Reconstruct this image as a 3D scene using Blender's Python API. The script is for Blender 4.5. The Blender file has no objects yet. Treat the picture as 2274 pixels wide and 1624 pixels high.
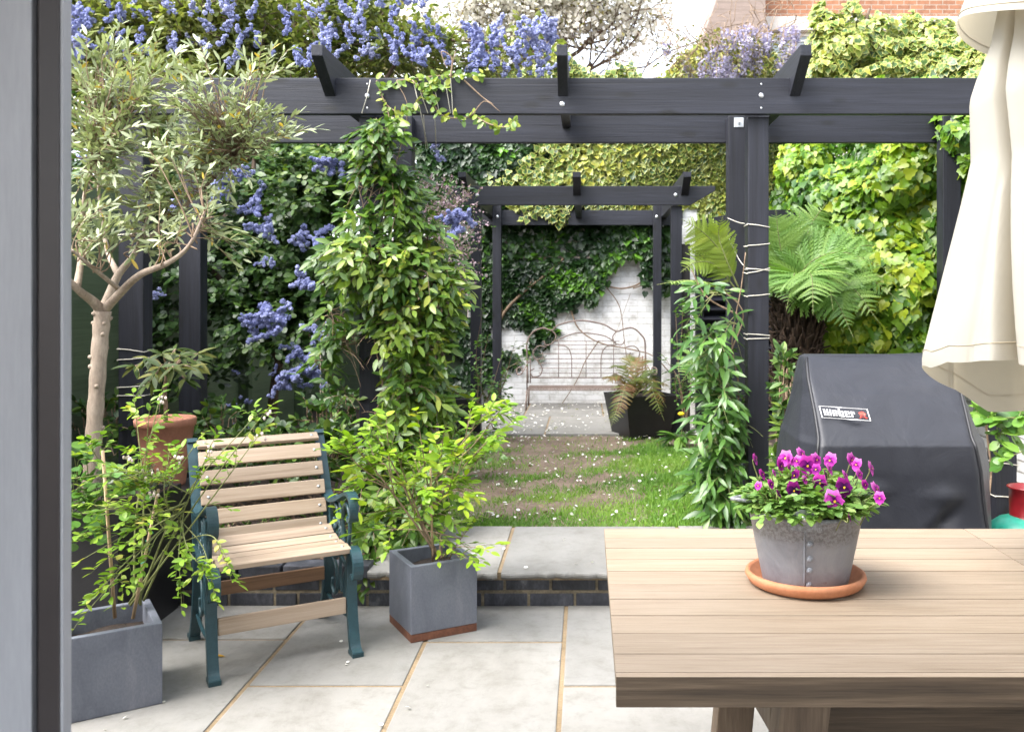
import bpy, bmesh, math, random
import numpy as np
from mathutils import Vector, Matrix
C = bpy.context.scene
# ------------------------------------------------------------------ camera, sky, sun, exposure
F, U0, V0, H = 2030.0, 1300.0, 665.0, 1.5
cam = bpy.data.objects.new('camera', bpy.data.cameras.new('camera'))
C.collection.objects.link(cam); C.camera = cam
cam.location = (0, 0, H); cam.rotation_euler = (math.radians(90), 0, 0)
cam.data.sensor_width = 36; cam.data.lens = 36*F/2273.0
cam.data.shift_x = (1136.5-U0)/2273.0; cam.data.shift_y = -(812-V0)/2273.0
cam.data.clip_end = 500; cam.data.clip_start = 0.05
cam.data.dof.use_dof = True; cam.data.dof.focus_distance = 2.7; cam.data.dof.aperture_fstop = 9.0
W = bpy.data.worlds.new('World'); C.world = W; W.use_nodes = True
wn = W.node_tree.nodes; wl = W.node_tree.links
for n in list(wn): wn.remove(n)
SUN_EL, SUN_AZ = math.radians(54), math.radians(-122)
sky = wn.new('ShaderNodeTexSky'); sky.sky_type = 'NISHITA'; sky.sun_disc = False
sky.sun_elevation = SUN_EL; sky.sun_rotation = SUN_AZ; sky.dust_density = 3; sky.air_density = 1
hs = wn.new('ShaderNodeHueSaturation'); hs.inputs['Saturation'].default_value = 0.40   # overcast: a grey-white sky
bg = wn.new('ShaderNodeBackground'); bg.inputs[1].default_value = 0.15
wo = wn.new('ShaderNodeOutputWorld')
wl.new(sky.outputs[0], hs.inputs['Color']); wl.new(hs.outputs[0], bg.inputs[0]); wl.new(bg.outputs[0], wo.inputs[0])
sl = bpy.data.lights.new('sun', 'SUN'); sl.energy = 1.5; sl.angle = math.radians(55); sl.color = (1, .985, .96)
sun = bpy.data.objects.new('sun', sl); C.collection.objects.link(sun)
sd = Vector((math.sin(SUN_AZ)*math.cos(SUN_EL), math.cos(SUN_AZ)*math.cos(SUN_EL), math.sin(SUN_EL)))
sun.rotation_euler = sd.to_track_quat('Z', 'Y').to_euler(); sun.location = (-6, 8, 12)
C.view_settings.view_transform = 'Standard'; C.view_settings.look = 'None'
C.view_settings.exposure = 2.45; C.view_settings.gamma = 1; C.view_settings.use_curve_mapping = False
C.cycles.max_bounces = 8; C.cycles.transparent_max_bounces = 8

# ------------------------------------------------------------------ helpers
R = np.random.default_rng(7); random.seed(7)
def P(u, v, Y): return np.array([(u-U0)/F*Y, Y, H-(v-V0)/F*Y])
def col(r, g, b): return tuple(((c/255)/12.92 if c/255 <= .04045 else ((c/255+.055)/1.055)**2.4) for c in (r, g, b))+(1,)
def nrm(a): return a/np.maximum(np.linalg.norm(a, axis=-1, keepdims=True), 1e-9)
def nz(p, f, seed=0, k=6):
    r = np.random.default_rng(seed+100); p = np.asarray(p, float); s = 0
    for _ in range(k):
        d = r.normal(size=3); d /= np.linalg.norm(d); s = s+np.sin(p@(d*f*r.uniform(.6, 1.6))+r.uniform(0, 6.3))
    return s/math.sqrt(k)
ORG = {}
def tag(o, label=None, cat=None, group=None, kind=None):
    if label: o['label'] = label
    if cat: o['category'] = cat
    if group: o['group'] = group
    if kind: o['kind'] = kind
    return o
def thing(name, label, cat, loc, rz=0, group=None):
    o = bpy.data.objects.new(name, None); C.collection.objects.link(o); o.empty_display_size = .1
    o.location = [float(x) for x in loc]; o.rotation_euler = (0, 0, rz); ORG[o.name] = np.array(loc, float)
    return tag(o, label, cat, group)
def link(name, me, mats, parent=None, local=False):
    o = bpy.data.objects.new(name, me); C.collection.objects.link(o)
    for m in (mats if isinstance(mats, (list, tuple)) else [mats]): me.materials.append(m)
    if parent is not None:
        o.parent = parent; ORG[o.name] = ORG[parent.name]
        if not local: me.transform(Matrix.Translation([-float(x) for x in ORG[parent.name]]))
    else: ORG[o.name] = np.zeros(3)
    return o
class MB:
    def __init__(s): s.v = []; s.f = []; s.r = []; s.m = []; s.sm = []; s.cr = 0.0; s.cm = 0
    def add(s, vs, fs, smooth=False, rnd=None, mi=None):
        b = len(s.v); s.v += [tuple(float(c) for c in x) for x in vs]; r = s.cr if rnd is None else rnd
        for f in fs: s.f.append(tuple(b+i for i in f)); s.r.append(r); s.m.append(s.cm if mi is None else mi); s.sm.append(smooth)
        return s
    def box(s, x0, x1, y0, y1, z0, z1, M=None, **k):
        vs = [(x, y, z) for x in (x0, x1) for y in (y0, y1) for z in (z0, z1)]
        if M is not None: vs = [tuple(M @ Vector(p)) for p in vs]
        return s.add(vs, [(0,1,3,2),(4,6,7,5),(0,4,5,1),(2,3,7,6),(0,2,6,4),(1,5,7,3)], **k)
    def beam(s, a, b, w, h, up=(0,0,1), **k):      # a rectangular bar from a to b
        a, b = Vector(a), Vector(b); d = (b-a); L = d.length; d.normalize(); sx = d.cross(Vector(up))
        if sx.length < 1e-4: sx = Vector((1,0,0))
        sx.normalize(); uz = sx.cross(d)
        M = Matrix(((sx.x,d.x,uz.x,a.x),(sx.y,d.y,uz.y,a.y),(sx.z,d.z,uz.z,a.z),(0,0,0,1)))
        return s.box(-w/2, w/2, 0, L, -h/2, h/2, M=M, **k)
    def prism(s, poly, axis, a0, a1, **k):          # poly in the other two axes
        def pt(p, a): q = list(p); q.insert(axis, a); return q
        n = len(poly); vs = [pt(p, a0) for p in poly]+[pt(p, a1) for p in poly]
        return s.add(vs, [tuple(range(n))[::-1], tuple(range(n, 2*n))]+[(i, (i+1) % n, n+(i+1) % n, n+i) for i in range(n)], **k)
    def tube(s, pts, rad, seg=6, cap=True, flat=None, **k):
        p = np.asarray(pts, float); n = len(p); rad = np.broadcast_to(np.asarray(rad, float), (n,))
        t = nrm(np.gradient(p, axis=0)); ref = np.array([0,0,1.]) if abs(t[0][2]) < .9 else np.array([1.,0,0])
        vs = []; a = np.cross(t[0], ref); a /= np.linalg.norm(a)
        for i in range(n):
            a = a-t[i]*(a@t[i]); a /= max(np.linalg.norm(a), 1e-9); b = np.cross(t[i], a)
            for j in range(seg):
                g = 2*math.pi*j/seg; vs.append(p[i]+rad[i]*(math.cos(g)*a+math.sin(g)*b))
        fs = [(i*seg+j, i*seg+(j+1) % seg, (i+1)*seg+(j+1) % seg, (i+1)*seg+j) for i in range(n-1) for j in range(seg)]
        if cap: fs += [tuple(range(seg))[::-1], tuple((n-1)*seg+j for j in range(seg))]
        k.setdefault('smooth', True); return s.add(vs, fs, **k)
    def strap(s, path, x0, x1, th, **k):            # flat iron bar: path in (y,z), width along x
        p = np.asarray(path, float); t = nrm(np.gradient(p, axis=0)); nn = np.stack([-t[:,1], t[:,0]], 1); th = np.broadcast_to(np.asarray(th, float), (len(p),))[:, None]
        a, b = p+nn*th/2, p-nn*th/2; n = len(p); vs = []
        for i in range(n): vs += [(x0, *a[i]), (x1, *a[i]), (x1, *b[i]), (x0, *b[i])]
        fs = [(4*i+j, 4*i+(j+1) % 4, 4*i+4+(j+1) % 4, 4*i+4+j) for i in range(n-1) for j in range(4)]+[(0,1,2,3),(4*n-1,4*n-2,4*n-3,4*n-4)]
        return s.add(vs, fs, **k)
    def lathe(s, prof, c, seg=32, cap=False, **k):
        n = len(prof); vs = [(c[0]+r*math.cos(2*math.pi*j/seg), c[1]+r*math.sin(2*math.pi*j/seg), c[2]+z) for r, z in prof for j in range(seg)]
        fs = [(i*seg+j, i*seg+(j+1) % seg, (i+1)*seg+(j+1) % seg, (i+1)*seg+j) for i in range(n-1) for j in range(seg)]
        if cap: fs += [tuple(range(seg))[::-1], tuple((n-1)*seg+j for j in range(seg))]
        k.setdefault('smooth', True); return s.add(vs, fs, **k)
    def ball(s, c, r, seg=8, sc=(1,1,1), **k):
        n = max(4, seg//2+1); vs = []
        for i in range(n+1):
            a = math.pi*i/n
            for j in range(seg): g = 2*math.pi*j/seg; vs.append((c[0]+r*sc[0]*math.sin(a)*math.cos(g), c[1]+r*sc[1]*math.sin(a)*math.sin(g), c[2]+r*sc[2]*math.cos(a)))
        k.setdefault('smooth', True)
        return s.add(vs, [(i*seg+j, (i+1)*seg+j, (i+1)*seg+(j+1) % seg, i*seg+(j+1) % seg) for i in range(n) for j in range(seg)], **k)
    def build(s, name, mats, parent=None, local=False, bevel=0, seg=2, weld=False, recalc=True):
        me = bpy.data.meshes.new(name); me.from_pydata(s.v, [], s.f)
        me.polygons.foreach_set('material_index', s.m); me.polygons.foreach_set('use_smooth', s.sm)
        at = me.attributes.new('rnd', 'FLOAT', 'FACE'); at.data.foreach_set('value', s.r)
        if bevel or weld or recalc:
            bm = bmesh.new(); bm.from_mesh(me)
            if weld: bmesh.ops.remove_doubles(bm, verts=bm.verts, dist=1e-4)
            if recalc: bmesh.ops.recalc_face_normals(bm, faces=bm.faces)
            if bevel:
                ed = [e for e in bm.edges if len(e.link_faces) == 2 and e.calc_face_angle(0) > .5]
                bmesh.ops.bevel(bm, geom=ed, offset=bevel, segments=seg, affect='EDGES', profile=.6, clamp_overlap=True)
            bm.to_mesh(me); bm.free()
        return link(name, me, mats, parent, local)
def curve(pts, n=24):                                # Catmull-Rom through points
    p = np.asarray(pts, float); p = np.vstack([2*p[0]-p[1], p, 2*p[-1]-p[-2]]); out = []; m = len(p)-3
    for i in range(m):
        for t in np.linspace(0, 1, max(2, n//m), endpoint=False):
            a, b, c, d = p[i:i+4]; out.append(.5*((2*b)+(c-a)*t+(2*a-5*b+4*c-d)*t*t+(3*b-a-3*c+d)*t**3))
    out.append(p[-2]); return np.array(out)

# ------------------------------------------------------------------ materials
def newmat(name):
    m = bpy.data.materials.new(name); m.use_nodes = True; nt = m.node_tree
    return m, nt.nodes, nt.links, nt.nodes['Principled BSDF']
def ramp(nd, stops):
    r = nd.new('ShaderNodeValToRGB'); e = r.color_ramp.elements
    while len(e) < len(stops): e.new(.5)
    for i, (p, c) in enumerate(stops): e[i].position = p; e[i].color = c if len(c) == 4 else tuple(c)+(1,)
    return r
def coords(nd, lk, scale, rot=(0,0,0)):
    tc = nd.new('ShaderNodeTexCoord'); mp = nd.new('ShaderNodeMapping'); mp.inputs['Scale'].default_value = scale; mp.inputs['Rotation'].default_value = rot
    lk.new(tc.outputs['Object'], mp.inputs[0]); return mp.outputs[0]
def noise(nd, lk, vec, sc, det=6, rough=.6, dist=0):
    n = nd.new('ShaderNodeTexNoise'); n.inputs['Scale'].default_value = sc; n.inputs['Detail'].default_value = det
    n.inputs['Roughness'].default_value = rough; n.inputs['Distortion'].default_value = dist
    if vec is not None: lk.new(vec, n.inputs['Vector'])
    return n.outputs[0]
def mixc(nd, lk, fac, a, b, mode='MIX'):
    m = nd.new('ShaderNodeMix'); m.data_type = 'RGBA'; m.blend_type = mode
    for sock, val in ((m.inputs[0], fac), (m.inputs[6], a), (m.inputs[7], b)):
        if hasattr(val, 'node'): lk.new(val, sock)
        else: sock.default_value = val
    return m.outputs[2]
def bump(nd, lk, bs, h, st, dist=.01):
    b = nd.new('ShaderNodeBump'); b.inputs['Strength'].default_value = st; b.inputs['Distance'].default_value = dist
    lk.new(h, b.inputs['Height']); lk.new(b.outputs[0], bs.inputs['Normal'])
def surf(name, stops, scale=(1,1,1), nsc=8, rough=.7, bmp=.3, bd=.005, fine=60, finestr=.25, spec=.5, rndamt=0, dist=0, metal=0):
    m, nd, lk, bs = newmat(name); v = coords(nd, lk, scale)
    a = noise(nd, lk, v, nsc, 8, .62, dist); b = noise(nd, lk, v, fine, 4, .7)
    r = ramp(nd, stops); lk.new(a, r.inputs[0]); c = r.outputs[0]
    g = ramp(nd, [(.3, (1-finestr,)*3), (.7, (1+finestr*.3,)*3)]); lk.new(b, g.inputs[0]); c = mixc(nd, lk, 1., c, g.outputs[0], 'MULTIPLY')
    if rndamt:
        at = nd.new('ShaderNodeAttribute'); at.attribute_name = 'rnd'; g2 = ramp(nd, [(0, (1-rndamt, 1-rndamt, 1-rndamt)), (1, (1+rndamt*.4, 1+rndamt*.35, 1+rndamt*.3))])
        lk.new(at.outputs['Fac'], g2.inputs[0]); c = mixc(nd, lk, 1., c, g2.outputs[0], 'MULTIPLY')
    lk.new(c, bs.inputs['Base Color']); bs.inputs['Roughness'].default_value = rough; bs.inputs['Specular IOR Level'].default_value = spec; bs.inputs['Metallic'].default_value = metal
    ad = nd.new('ShaderNodeMath'); ad.operation = 'MULTIPLY_ADD'; lk.new(b, ad.inputs[0]); ad.inputs[1].default_value = .4; lk.new(a, ad.inputs[2])
    if bmp: bump(nd, lk, bs, ad.outputs[0], bmp, bd)
    return m
def wood(name, stops, axis=0, rough=.6, bmp=.3, gsc=1.0, rndamt=.2, knots=None, spec=.4):
    m, nd, lk, bs = newmat(name); s = [34*gsc]*3; s[axis] = 1.3*gsc; s2 = [160*gsc]*3; s2[axis] = 5*gsc; s3 = [5*gsc]*3; s3[axis] = .7*gsc
    at = nd.new('ShaderNodeAttribute'); at.attribute_name = 'rnd'
    tc = nd.new('ShaderNodeTexCoord'); off = nd.new('ShaderNodeVectorMath'); off.operation = 'MULTIPLY_ADD'
    cm = nd.new('ShaderNodeCombineXYZ')
    for i in range(3): lk.new(at.outputs['Fac'], cm.inputs[i])
    lk.new(cm.outputs[0], off.inputs[0]); off.inputs[1].default_value = (7.3, 5.1, 9.7); lk.new(tc.outputs['Object'], off.inputs[2])
    def mp(sc):
        q = nd.new('ShaderNodeMapping'); q.inputs['Scale'].default_value = sc; lk.new(off.outputs[0], q.inputs[0]); return q.outputs[0]
    a = noise(nd, lk, mp(s), 1, 5, .6, .8); b = noise(nd, lk, mp(s2), 1, 3, .6, .1); w = noise(nd, lk, mp(s3), 1, 3, .5, .5)
    ad = nd.new('ShaderNodeMath'); ad.operation = 'MULTIPLY_ADD'; lk.new(b, ad.inputs[0]); ad.inputs[1].default_value = .45; lk.new(a, ad.inputs[2])
    ad2 = nd.new('ShaderNodeMath'); ad2.operation = 'MULTIPLY_ADD'; lk.new(w, ad2.inputs[0]); ad2.inputs[1].default_value = .5; lk.new(ad.outputs[0], ad2.inputs[2])
    mr = nd.new('ShaderNodeMapRange'); mr.inputs[1].default_value = .6; mr.inputs[2].default_value = 1.35; lk.new(ad2.outputs[0], mr.inputs[0])
    r = ramp(nd, stops); lk.new(mr.outputs[0], r.inputs[0]); c = r.outputs[0]
    g2 = ramp(nd, [(0, (1-rndamt,)*3), (1, (1+rndamt*.4, 1+rndamt*.35, 1+rndamt*.25))]); lk.new(at.outputs['Fac'], g2.inputs[0]); c = mixc(nd, lk, 1., c, g2.outputs[0], 'MULTIPLY')
    if knots:
        vo = nd.new('ShaderNodeTexVoronoi'); ks = [9.]*3; ks[axis] = 3.2; lk.new(mp(ks), vo.inputs['Vector']); vo.inputs['Scale'].default_value = 1
        kr = ramp(nd, [(.0, (1,1,1)), (.11, (.9,.9,.9)), (.24, (0,0,0))]); lk.new(vo.outputs['Distance'], kr.inputs[0]); c = mixc(nd, lk, kr.outputs[0], c, knots)
    lk.new(c, bs.inputs['Base Color']); bs.inputs['Roughness'].default_value = rough; bs.inputs['Specular IOR Level'].default_value = spec
    bump(nd, lk, bs, ad.outputs[0], bmp, .004); return m
def leafmat(name, stops, edge=None, rough=.38, tr=.28, edge_from=.55, spec=.5, trtint=(1.0, 1.05, .45)):
    m, nd, lk, bs = newmat(name); at = nd.new('ShaderNodeAttribute'); at.attribute_name = 'rnd'
    r = ramp(nd, stops); lk.new(at.outputs['Fac'], r.inputs[0]); c = r.outputs[0]
    if edge is not None:
        ae = nd.new('ShaderNodeAttribute'); ae.attribute_name = 'edge'; nn = noise(nd, lk, coords(nd, lk, (1,1,1)), 45, 3)
        sb = nd.new('ShaderNodeMath'); sb.operation = 'MULTIPLY_ADD'; lk.new(nn, sb.inputs[0]); sb.inputs[1].default_value = .5; lk.new(ae.outputs['Fac'], sb.inputs[2])
        er = ramp(nd, [(edge_from+.2, (0,0,0)), (edge_from+.32, (1,1,1))]); lk.new(sb.outputs[0], er.inputs[0]); c = mixc(nd, lk, er.outputs[0], c, edge)
    lk.new(c, bs.inputs['Base Color']); bs.inputs['Roughness'].default_value = rough; bs.inputs['Specular IOR Level'].default_value = spec
    t = nd.new('ShaderNodeBsdfTranslucent'); tc = mixc(nd, lk, 1., c, tuple(trtint)+(1,), 'MULTIPLY'); lk.new(tc, t.inputs[0])
    mx = nd.new('ShaderNodeMixShader'); mx.inputs[0].default_value = tr; lk.new(bs.outputs[0], mx.inputs[1]); lk.new(t.outputs[0], mx.inputs[2])
    lk.new(mx.outputs[0], nd['Material Output'].inputs[0]); return m
def plain(name, c, rough=.5, metal=0, spec=.5):
    m, nd, lk, bs = newmat(name); v = coords(nd, lk, (1,1,1)); n = noise(nd, lk, v, 30, 4); r = ramp(nd, [(.3, tuple(x*.82 for x in c[:3])), (.7, tuple(min(1, x*1.1) for x in c[:3]))]); lk.new(n, r.inputs[0])
    lk.new(r.outputs[0], bs.inputs['Base Color']); bs.inputs['Roughness'].default_value = rough; bs.inputs['Metallic'].default_value = metal; bs.inputs['Specular IOR Level'].default_value = spec; return m

K = (.012, .0125, .016)
BLK = [(0, (.005,.0055,.008)), (.45, (.0115,.0125,.0195)), (1, (.026,.0285,.042))]
M_bx = wood('black_timber_along', BLK, 0, .55, .5, .8, .25, (.004,.004,.005,1)); M_by = wood('black_timber_deep', BLK, 1, .55, .5, .8, .25); M_bz = wood('black_timber_upright', BLK, 2, .55, .5, .8, .25, (.004,.004,.005,1))
TAB = [(0, (.14,.098,.062)), (.3, (.245,.187,.131)), (.65, (.295,.232,.17)), (1, (.335,.272,.205))]
M_table = wood('weathered_teak', TAB, 0, .62, .4, 2.6, .15)
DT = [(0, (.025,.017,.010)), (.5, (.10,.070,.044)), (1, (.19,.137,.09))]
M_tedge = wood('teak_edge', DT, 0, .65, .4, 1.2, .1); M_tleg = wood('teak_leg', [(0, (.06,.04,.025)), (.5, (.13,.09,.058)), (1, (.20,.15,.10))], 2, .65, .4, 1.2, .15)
SL = [(0, (.20,.14,.09)), (.4, (.335,.255,.185)), (.8, (.41,.325,.25)), (1, (.46,.375,.30))]
M_slat = wood('pale_hardwood_slat', SL, 0, .6, .3, 1.3, .22)
M_slatd = wood('brown_hardwood_slat', [(0, (.13,.07,.04)), (.5, (.22,.125,.07)), (1, (.30,.18,.11))], 0, .6, .3, 1.3, .2)
M_iron = surf('teal_cast_iron', [(.3, (.012,.040,.050)), (.7, (.022,.062,.075))], nsc=25, rough=.42, bmp=.15, fine=150, finestr=.2)
M_fence = wood('green_fence_paint', [(0, (.06,.085,.045)), (.5, (.10,.135,.075)), (1, (.13,.17,.10))], 1, .7, .3, .8, .2)
M_slab = None
def slab_material():
    m, nd, lk, bs = newmat('riven_sandstone'); at = nd.new('ShaderNodeAttribute'); at.attribute_name = 'rnd'
    tc = nd.new('ShaderNodeTexCoord'); cm = nd.new('ShaderNodeCombineXYZ'); lk.new(at.outputs['Fac'], cm.inputs[0]); lk.new(at.outputs['Fac'], cm.inputs[1])
    off = nd.new('ShaderNodeVectorMath'); off.operation = 'MULTIPLY_ADD'; lk.new(cm.outputs[0], off.inputs[0]); off.inputs[1].default_value = (13, 17, 0); lk.new(tc.outputs['Object'], off.inputs[2])
    mp = nd.new('ShaderNodeMapping'); mp.inputs['Scale'].default_value = (2.2, .9, 1); mp.inputs['Rotation'].default_value = (0, 0, .25); lk.new(off.outputs[0], mp.inputs[0])
    a = noise(nd, lk, mp.outputs[0], 1.6, 9, .66, .35); b = noise(nd, lk, off.outputs[0], 9, 9, .75, .2); c = noise(nd, lk, off.outputs[0], 90, 3, .6)
    r = ramp(nd, [(.2, (.150,.143,.132)), (.42, (.205,.199,.188)), (.6, (.226,.221,.212)), (.85, (.258,.253,.245))]); lk.new(a, r.inputs[0])
    r2 = ramp(nd, [(.25, (.70,.68,.63)), (.5, (.97,.97,.96)), (.8, (1.1,1.09,1.07))]); lk.new(b, r2.inputs[0]); cc = mixc(nd, lk, 1., r.outputs[0], r2.outputs[0], 'MULTIPLY')
    r3 = ramp(nd, [(0, (.86,.86,.85)), (1, (1.12,1.1,1.06))]); lk.new(at.outputs['Fac'], r3.inputs[0]); cc = mixc(nd, lk, 1., cc, r3.outputs[0], 'MULTIPLY')
    st = noise(nd, lk, off.outputs[0], 2.3, 4, .6, .3); r4 = ramp(nd, [(.68, (0,0,0)), (.85, (.3,.3,.3))]); lk.new(st, r4.inputs[0]); cc = mixc(nd, lk, r4.outputs[0], cc, (.22,.175,.12,1))
    lk.new(cc, bs.inputs['Base Color']); bs.inputs['Roughness'].default_value = .75
    # layered riven steps
    w = nd.new('ShaderNodeMath'); w.operation = 'SNAP'; lk.new(a, w.inputs[0]); w.inputs[1].default_value = .07
    ad = nd.new('ShaderNodeMath'); ad.operation = 'MULTIPLY_ADD'; lk.new(b, ad.inputs[0]); ad.inputs[1].default_value = .25; lk.new(w.outputs[0], ad.inputs[2])
    ad2 = nd.new('ShaderNodeMath'); ad2.operation = 'MULTIPLY_ADD'; lk.new(c, ad2.inputs[0]); ad2.inputs[1].default_value = .03; lk.new(ad.outputs[0], ad2.inputs[2])
    bump(nd, lk, bs, ad2.outputs[0], .55, .02); return m
M_slab = slab_material()
M_joint = surf('sandy_mortar', [(.3, (.19,.135,.075)), (.7, (.30,.22,.13))], nsc=6, rough=.9, bmp=.6, fine=120, finestr=.35)
M_mortar = surf('buff_mortar', [(.3, (.14,.115,.08)), (.7, (.30,.25,.17))], nsc=9, rough=.9, bmp=.7, fine=90, finestr=.4)
M_soil = surf('bare_soil', [(.25, (.10,.068,.047)), (.5, (.18,.13,.093)), (.75, (.25,.195,.145))], nsc=3.2, rough=.95, bmp=.9, bd=.02, fine=45, finestr=.5)
M_mulch = surf('dark_bark_mulch', [(.3, (.016,.010,.007)), (.7, (.055,.034,.022))], nsc=30, rough=.9, bmp=1, bd=.02, fine=90, finestr=.5)
M_zinc_planter = surf('blue_grey_cement', [(.2, (.085,.095,.12)), (.5, (.135,.147,.178)), (.62, (.15,.16,.19)), (.8, (.21,.22,.245))], scale=(1,1,.6), dist=.8, nsc=7, rough=.6, bmp=.15, fine=140, finestr=.2)
M_rust = surf('rusty_band', [(.3, (.10,.035,.018)), (.7, (.19,.075,.04))], nsc=18, rough=.75, bmp=.3, fine=100)
M_blackpot = surf('black_planter', [(.3, (.008,.008,.01)), (.7, (.017,.016,.018))], nsc=9, rough=.42, bmp=.15, fine=120, finestr=.3)
M_terra = surf('terracotta', [(.25, (.36,.13,.06)), (.5, (.47,.185,.085)), (.8, (.56,.27,.15))], nsc=6, rough=.75, bmp=.2, fine=70, finestr=.15)
M_terrad = surf('weathered_terracotta', [(.25, (.22,.09,.055)), (.5, (.33,.14,.085)), (.8, (.42,.21,.14))], nsc=6, rough=.8, bmp=.2, fine=70, finestr=.2)
M_bark = surf('olive_bark', [(.25, (.21,.155,.115)), (.5, (.33,.26,.20)), (.8, (.46,.38,.30))], scale=(1,1,.35), nsc=22, rough=.85, bmp=.6, fine=80, finestr=.3)
M_dbark = surf('brown_bark', [(.3, (.07,.045,.03)), (.7, (.17,.12,.085))], scale=(1,1,.3), nsc=30, rough=.9, bmp=.6, fine=90)
M_twig = surf('woody_stem', [(.3, (.16,.105,.06)), (.7, (.30,.21,.14))], nsc=30, rough=.8, bmp=.3)
M_gstem = surf('green_stem', [(.3, (.12,.15,.04)), (.7, (.22,.23,.08))], nsc=30, rough=.6, bmp=.1)
M_cane = surf('bamboo', [(.3, (.36,.24,.13)), (.7, (.56,.41,.25))], scale=(1,1,.3), nsc=20, rough=.6, bmp=.2)
M_galv = plain('galvanised_bolt', (.62,.64,.66), .35, .9)
M_twine = plain('pale_twine', (.55,.52,.44), .9)
M_plate = plain('plate_steel', (.52,.54,.55), .45, .7)

# ------------------------------------------------------------------ leaves
def leaf_t(w, prof=((.12,.55),(.35,1),(.62,.92),(.85,.5)), fold=.18, droop=.12):
    vs = [(0,0,0)]; ts = [t for t, _ in prof]
    for t, h in prof:
        z = -droop*t*t; vs += [(-h*w/2, t, z+fold*h*w/2), (0, t, z), (h*w/2, t, z+fold*h*w/2)]
    vs.append((0, 1, -droop)); n = len(prof); fs = [(0,2,1), (0,3,2)]
    for i in range(n-1):
        b = 1+3*i; fs += [(b,b+1,b+4,b+3), (b+1,b+2,b+5,b+4)]
    b = 1+3*(n-1); e = len(vs)-1; fs += [(b,b+1,e), (b+1,b+2,e)]
    ed = [0]+[x for _ in prof for x in (1,0,1)]+[.5]
    return np.array(vs, float), fs, np.array(ed, float)
T_lance = leaf_t(.36); T_olive = leaf_t(.25, ((.2,.7),(.5,1),(.8,.7)), .1, .06); T_oval = leaf_t(.55, ((.1,.6),(.35,1),(.65,.95),(.88,.5)), .15, .15); T_round = leaf_t(.72, ((.08,.55),(.3,1),(.65,1),(.9,.55)), .12, .12)
T_long = leaf_t(.27, ((.15,.6),(.4,1),(.7,.8),(.9,.35)), .2, .28)
def ivy_t():
    o = [(0,.02),(.2,-.12),(.42,.02),(.5,.3),(.33,.42),(.3,.62),(.12,.75),(0,1.0)]
    o = np.array(o+[(-x, y) for x, y in o[-2:0:-1]]); n = len(o); c = np.array([0, .36]); inn = c+(o-c)*.6
    z = lambda q: .16*np.abs(q[:,0:1])-.12*np.maximum(q[:,1:2]-.3, 0)
    vs = np.vstack([np.hstack([c[None], [[0]]]), np.hstack([inn, z(inn)]), np.hstack([o, z(o)])]); fs = []
    for i in range(n): j = (i+1) % n; fs += [(0, 1+i, 1+j), (1+i, 1+n+i, 1+n+j, 1+j)]
    return vs, fs, np.array([0]+[.5]*n+[1]*n, float)
T_ivy = ivy_t()
T_petal = (np.array([(-.5,0,0),(.5,0,0),(.45,.8,.12),(-.45,.8,.12)]), [(0,1,2,3)], np.zeros(4))
def leaves(name, mat, T, pos, N, D, size, parent=None, rnd=None, smooth=True, local=False):
    tv, tf, te = T; n = len(pos); N = nrm(np.asarray(N, float)); D = np.asarray(D, float)
    D = nrm(D-N*(D*N).sum(1, keepdims=True)+1e-6); S = np.cross(D, N); size = np.broadcast_to(np.asarray(size, float), (n,))
    V = pos[:, None, :]+size[:, None, None]*(tv[None,:,0:1]*S[:,None,:]+tv[None,:,1:2]*D[:,None,:]+tv[None,:,2:3]*N[:,None,:])
    nv = len(tv); ls = np.array([len(f) for f in tf]); fl = np.concatenate([np.array(f) for f in tf])
    idx = (fl[None,:]+nv*np.arange(n)[:,None]).ravel(); tot = np.tile(ls, n); st = np.concatenate([[0], np.cumsum(tot)[:-1]])
    me = bpy.data.meshes.new(name); me.vertices.add(n*nv); me.vertices.foreach_set('co', V.astype(np.float32).ravel())
    me.loops.add(len(idx)); me.loops.foreach_set('vertex_index', idx.astype(np.int32)); me.polygons.add(len(tot))
    me.polygons.foreach_set('loop_start', st.astype(np.int32)); me.polygons.foreach_set('loop_total', tot.astype(np.int32))
    rnd = R.random(n) if rnd is None else np.clip(rnd, 0, 1)
    a = me.attributes.new('rnd', 'FLOAT', 'FACE'); a.data.foreach_set('value', np.repeat(rnd, len(tf)).astype(np.float32))
    e = me.attributes.new('edge', 'FLOAT', 'POINT'); e.data.foreach_set('value', np.tile(te, n).astype(np.float32))
    me.polygons.foreach_set('use_smooth', np.full(len(tot), smooth)); me.update(); me.validate()
    return link(name, me, mat, parent, local)
def blobs(B, n, lo=.6, gap=None, seed=1):
    """points spread in ellipsoids given as (u, v, Y, ru_px, rv_px, rY[, weight])"""
    c = np.array([P(b[0], b[1], b[2]) for b in B]); r = np.array([(b[3]*b[2]/F, b[5], b[4]*b[2]/F) for b in B])
    w = np.array([(b[6] if len(b) > 6 else 1)*b[3]*b[4] for b in B], float); w /= w.sum()
    k = R.choice(len(B), n, p=w); d = nrm(R.normal(size=(n, 3))); rad = (lo+(1-lo)*R.random(n)**.7)[:, None]
    rad = rad*(1+.16*nz(d*2+k[:,None], 2.2, seed)[:,None]); p = c[k]+d*r[k]*rad; N = nrm(d/r[k])
    if gap is not None:
        q = nz(p, gap[0], seed+5)+R.normal(size=n)*.25; m = q > gap[1]; return p[m], N[m]
    return p, N
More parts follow.
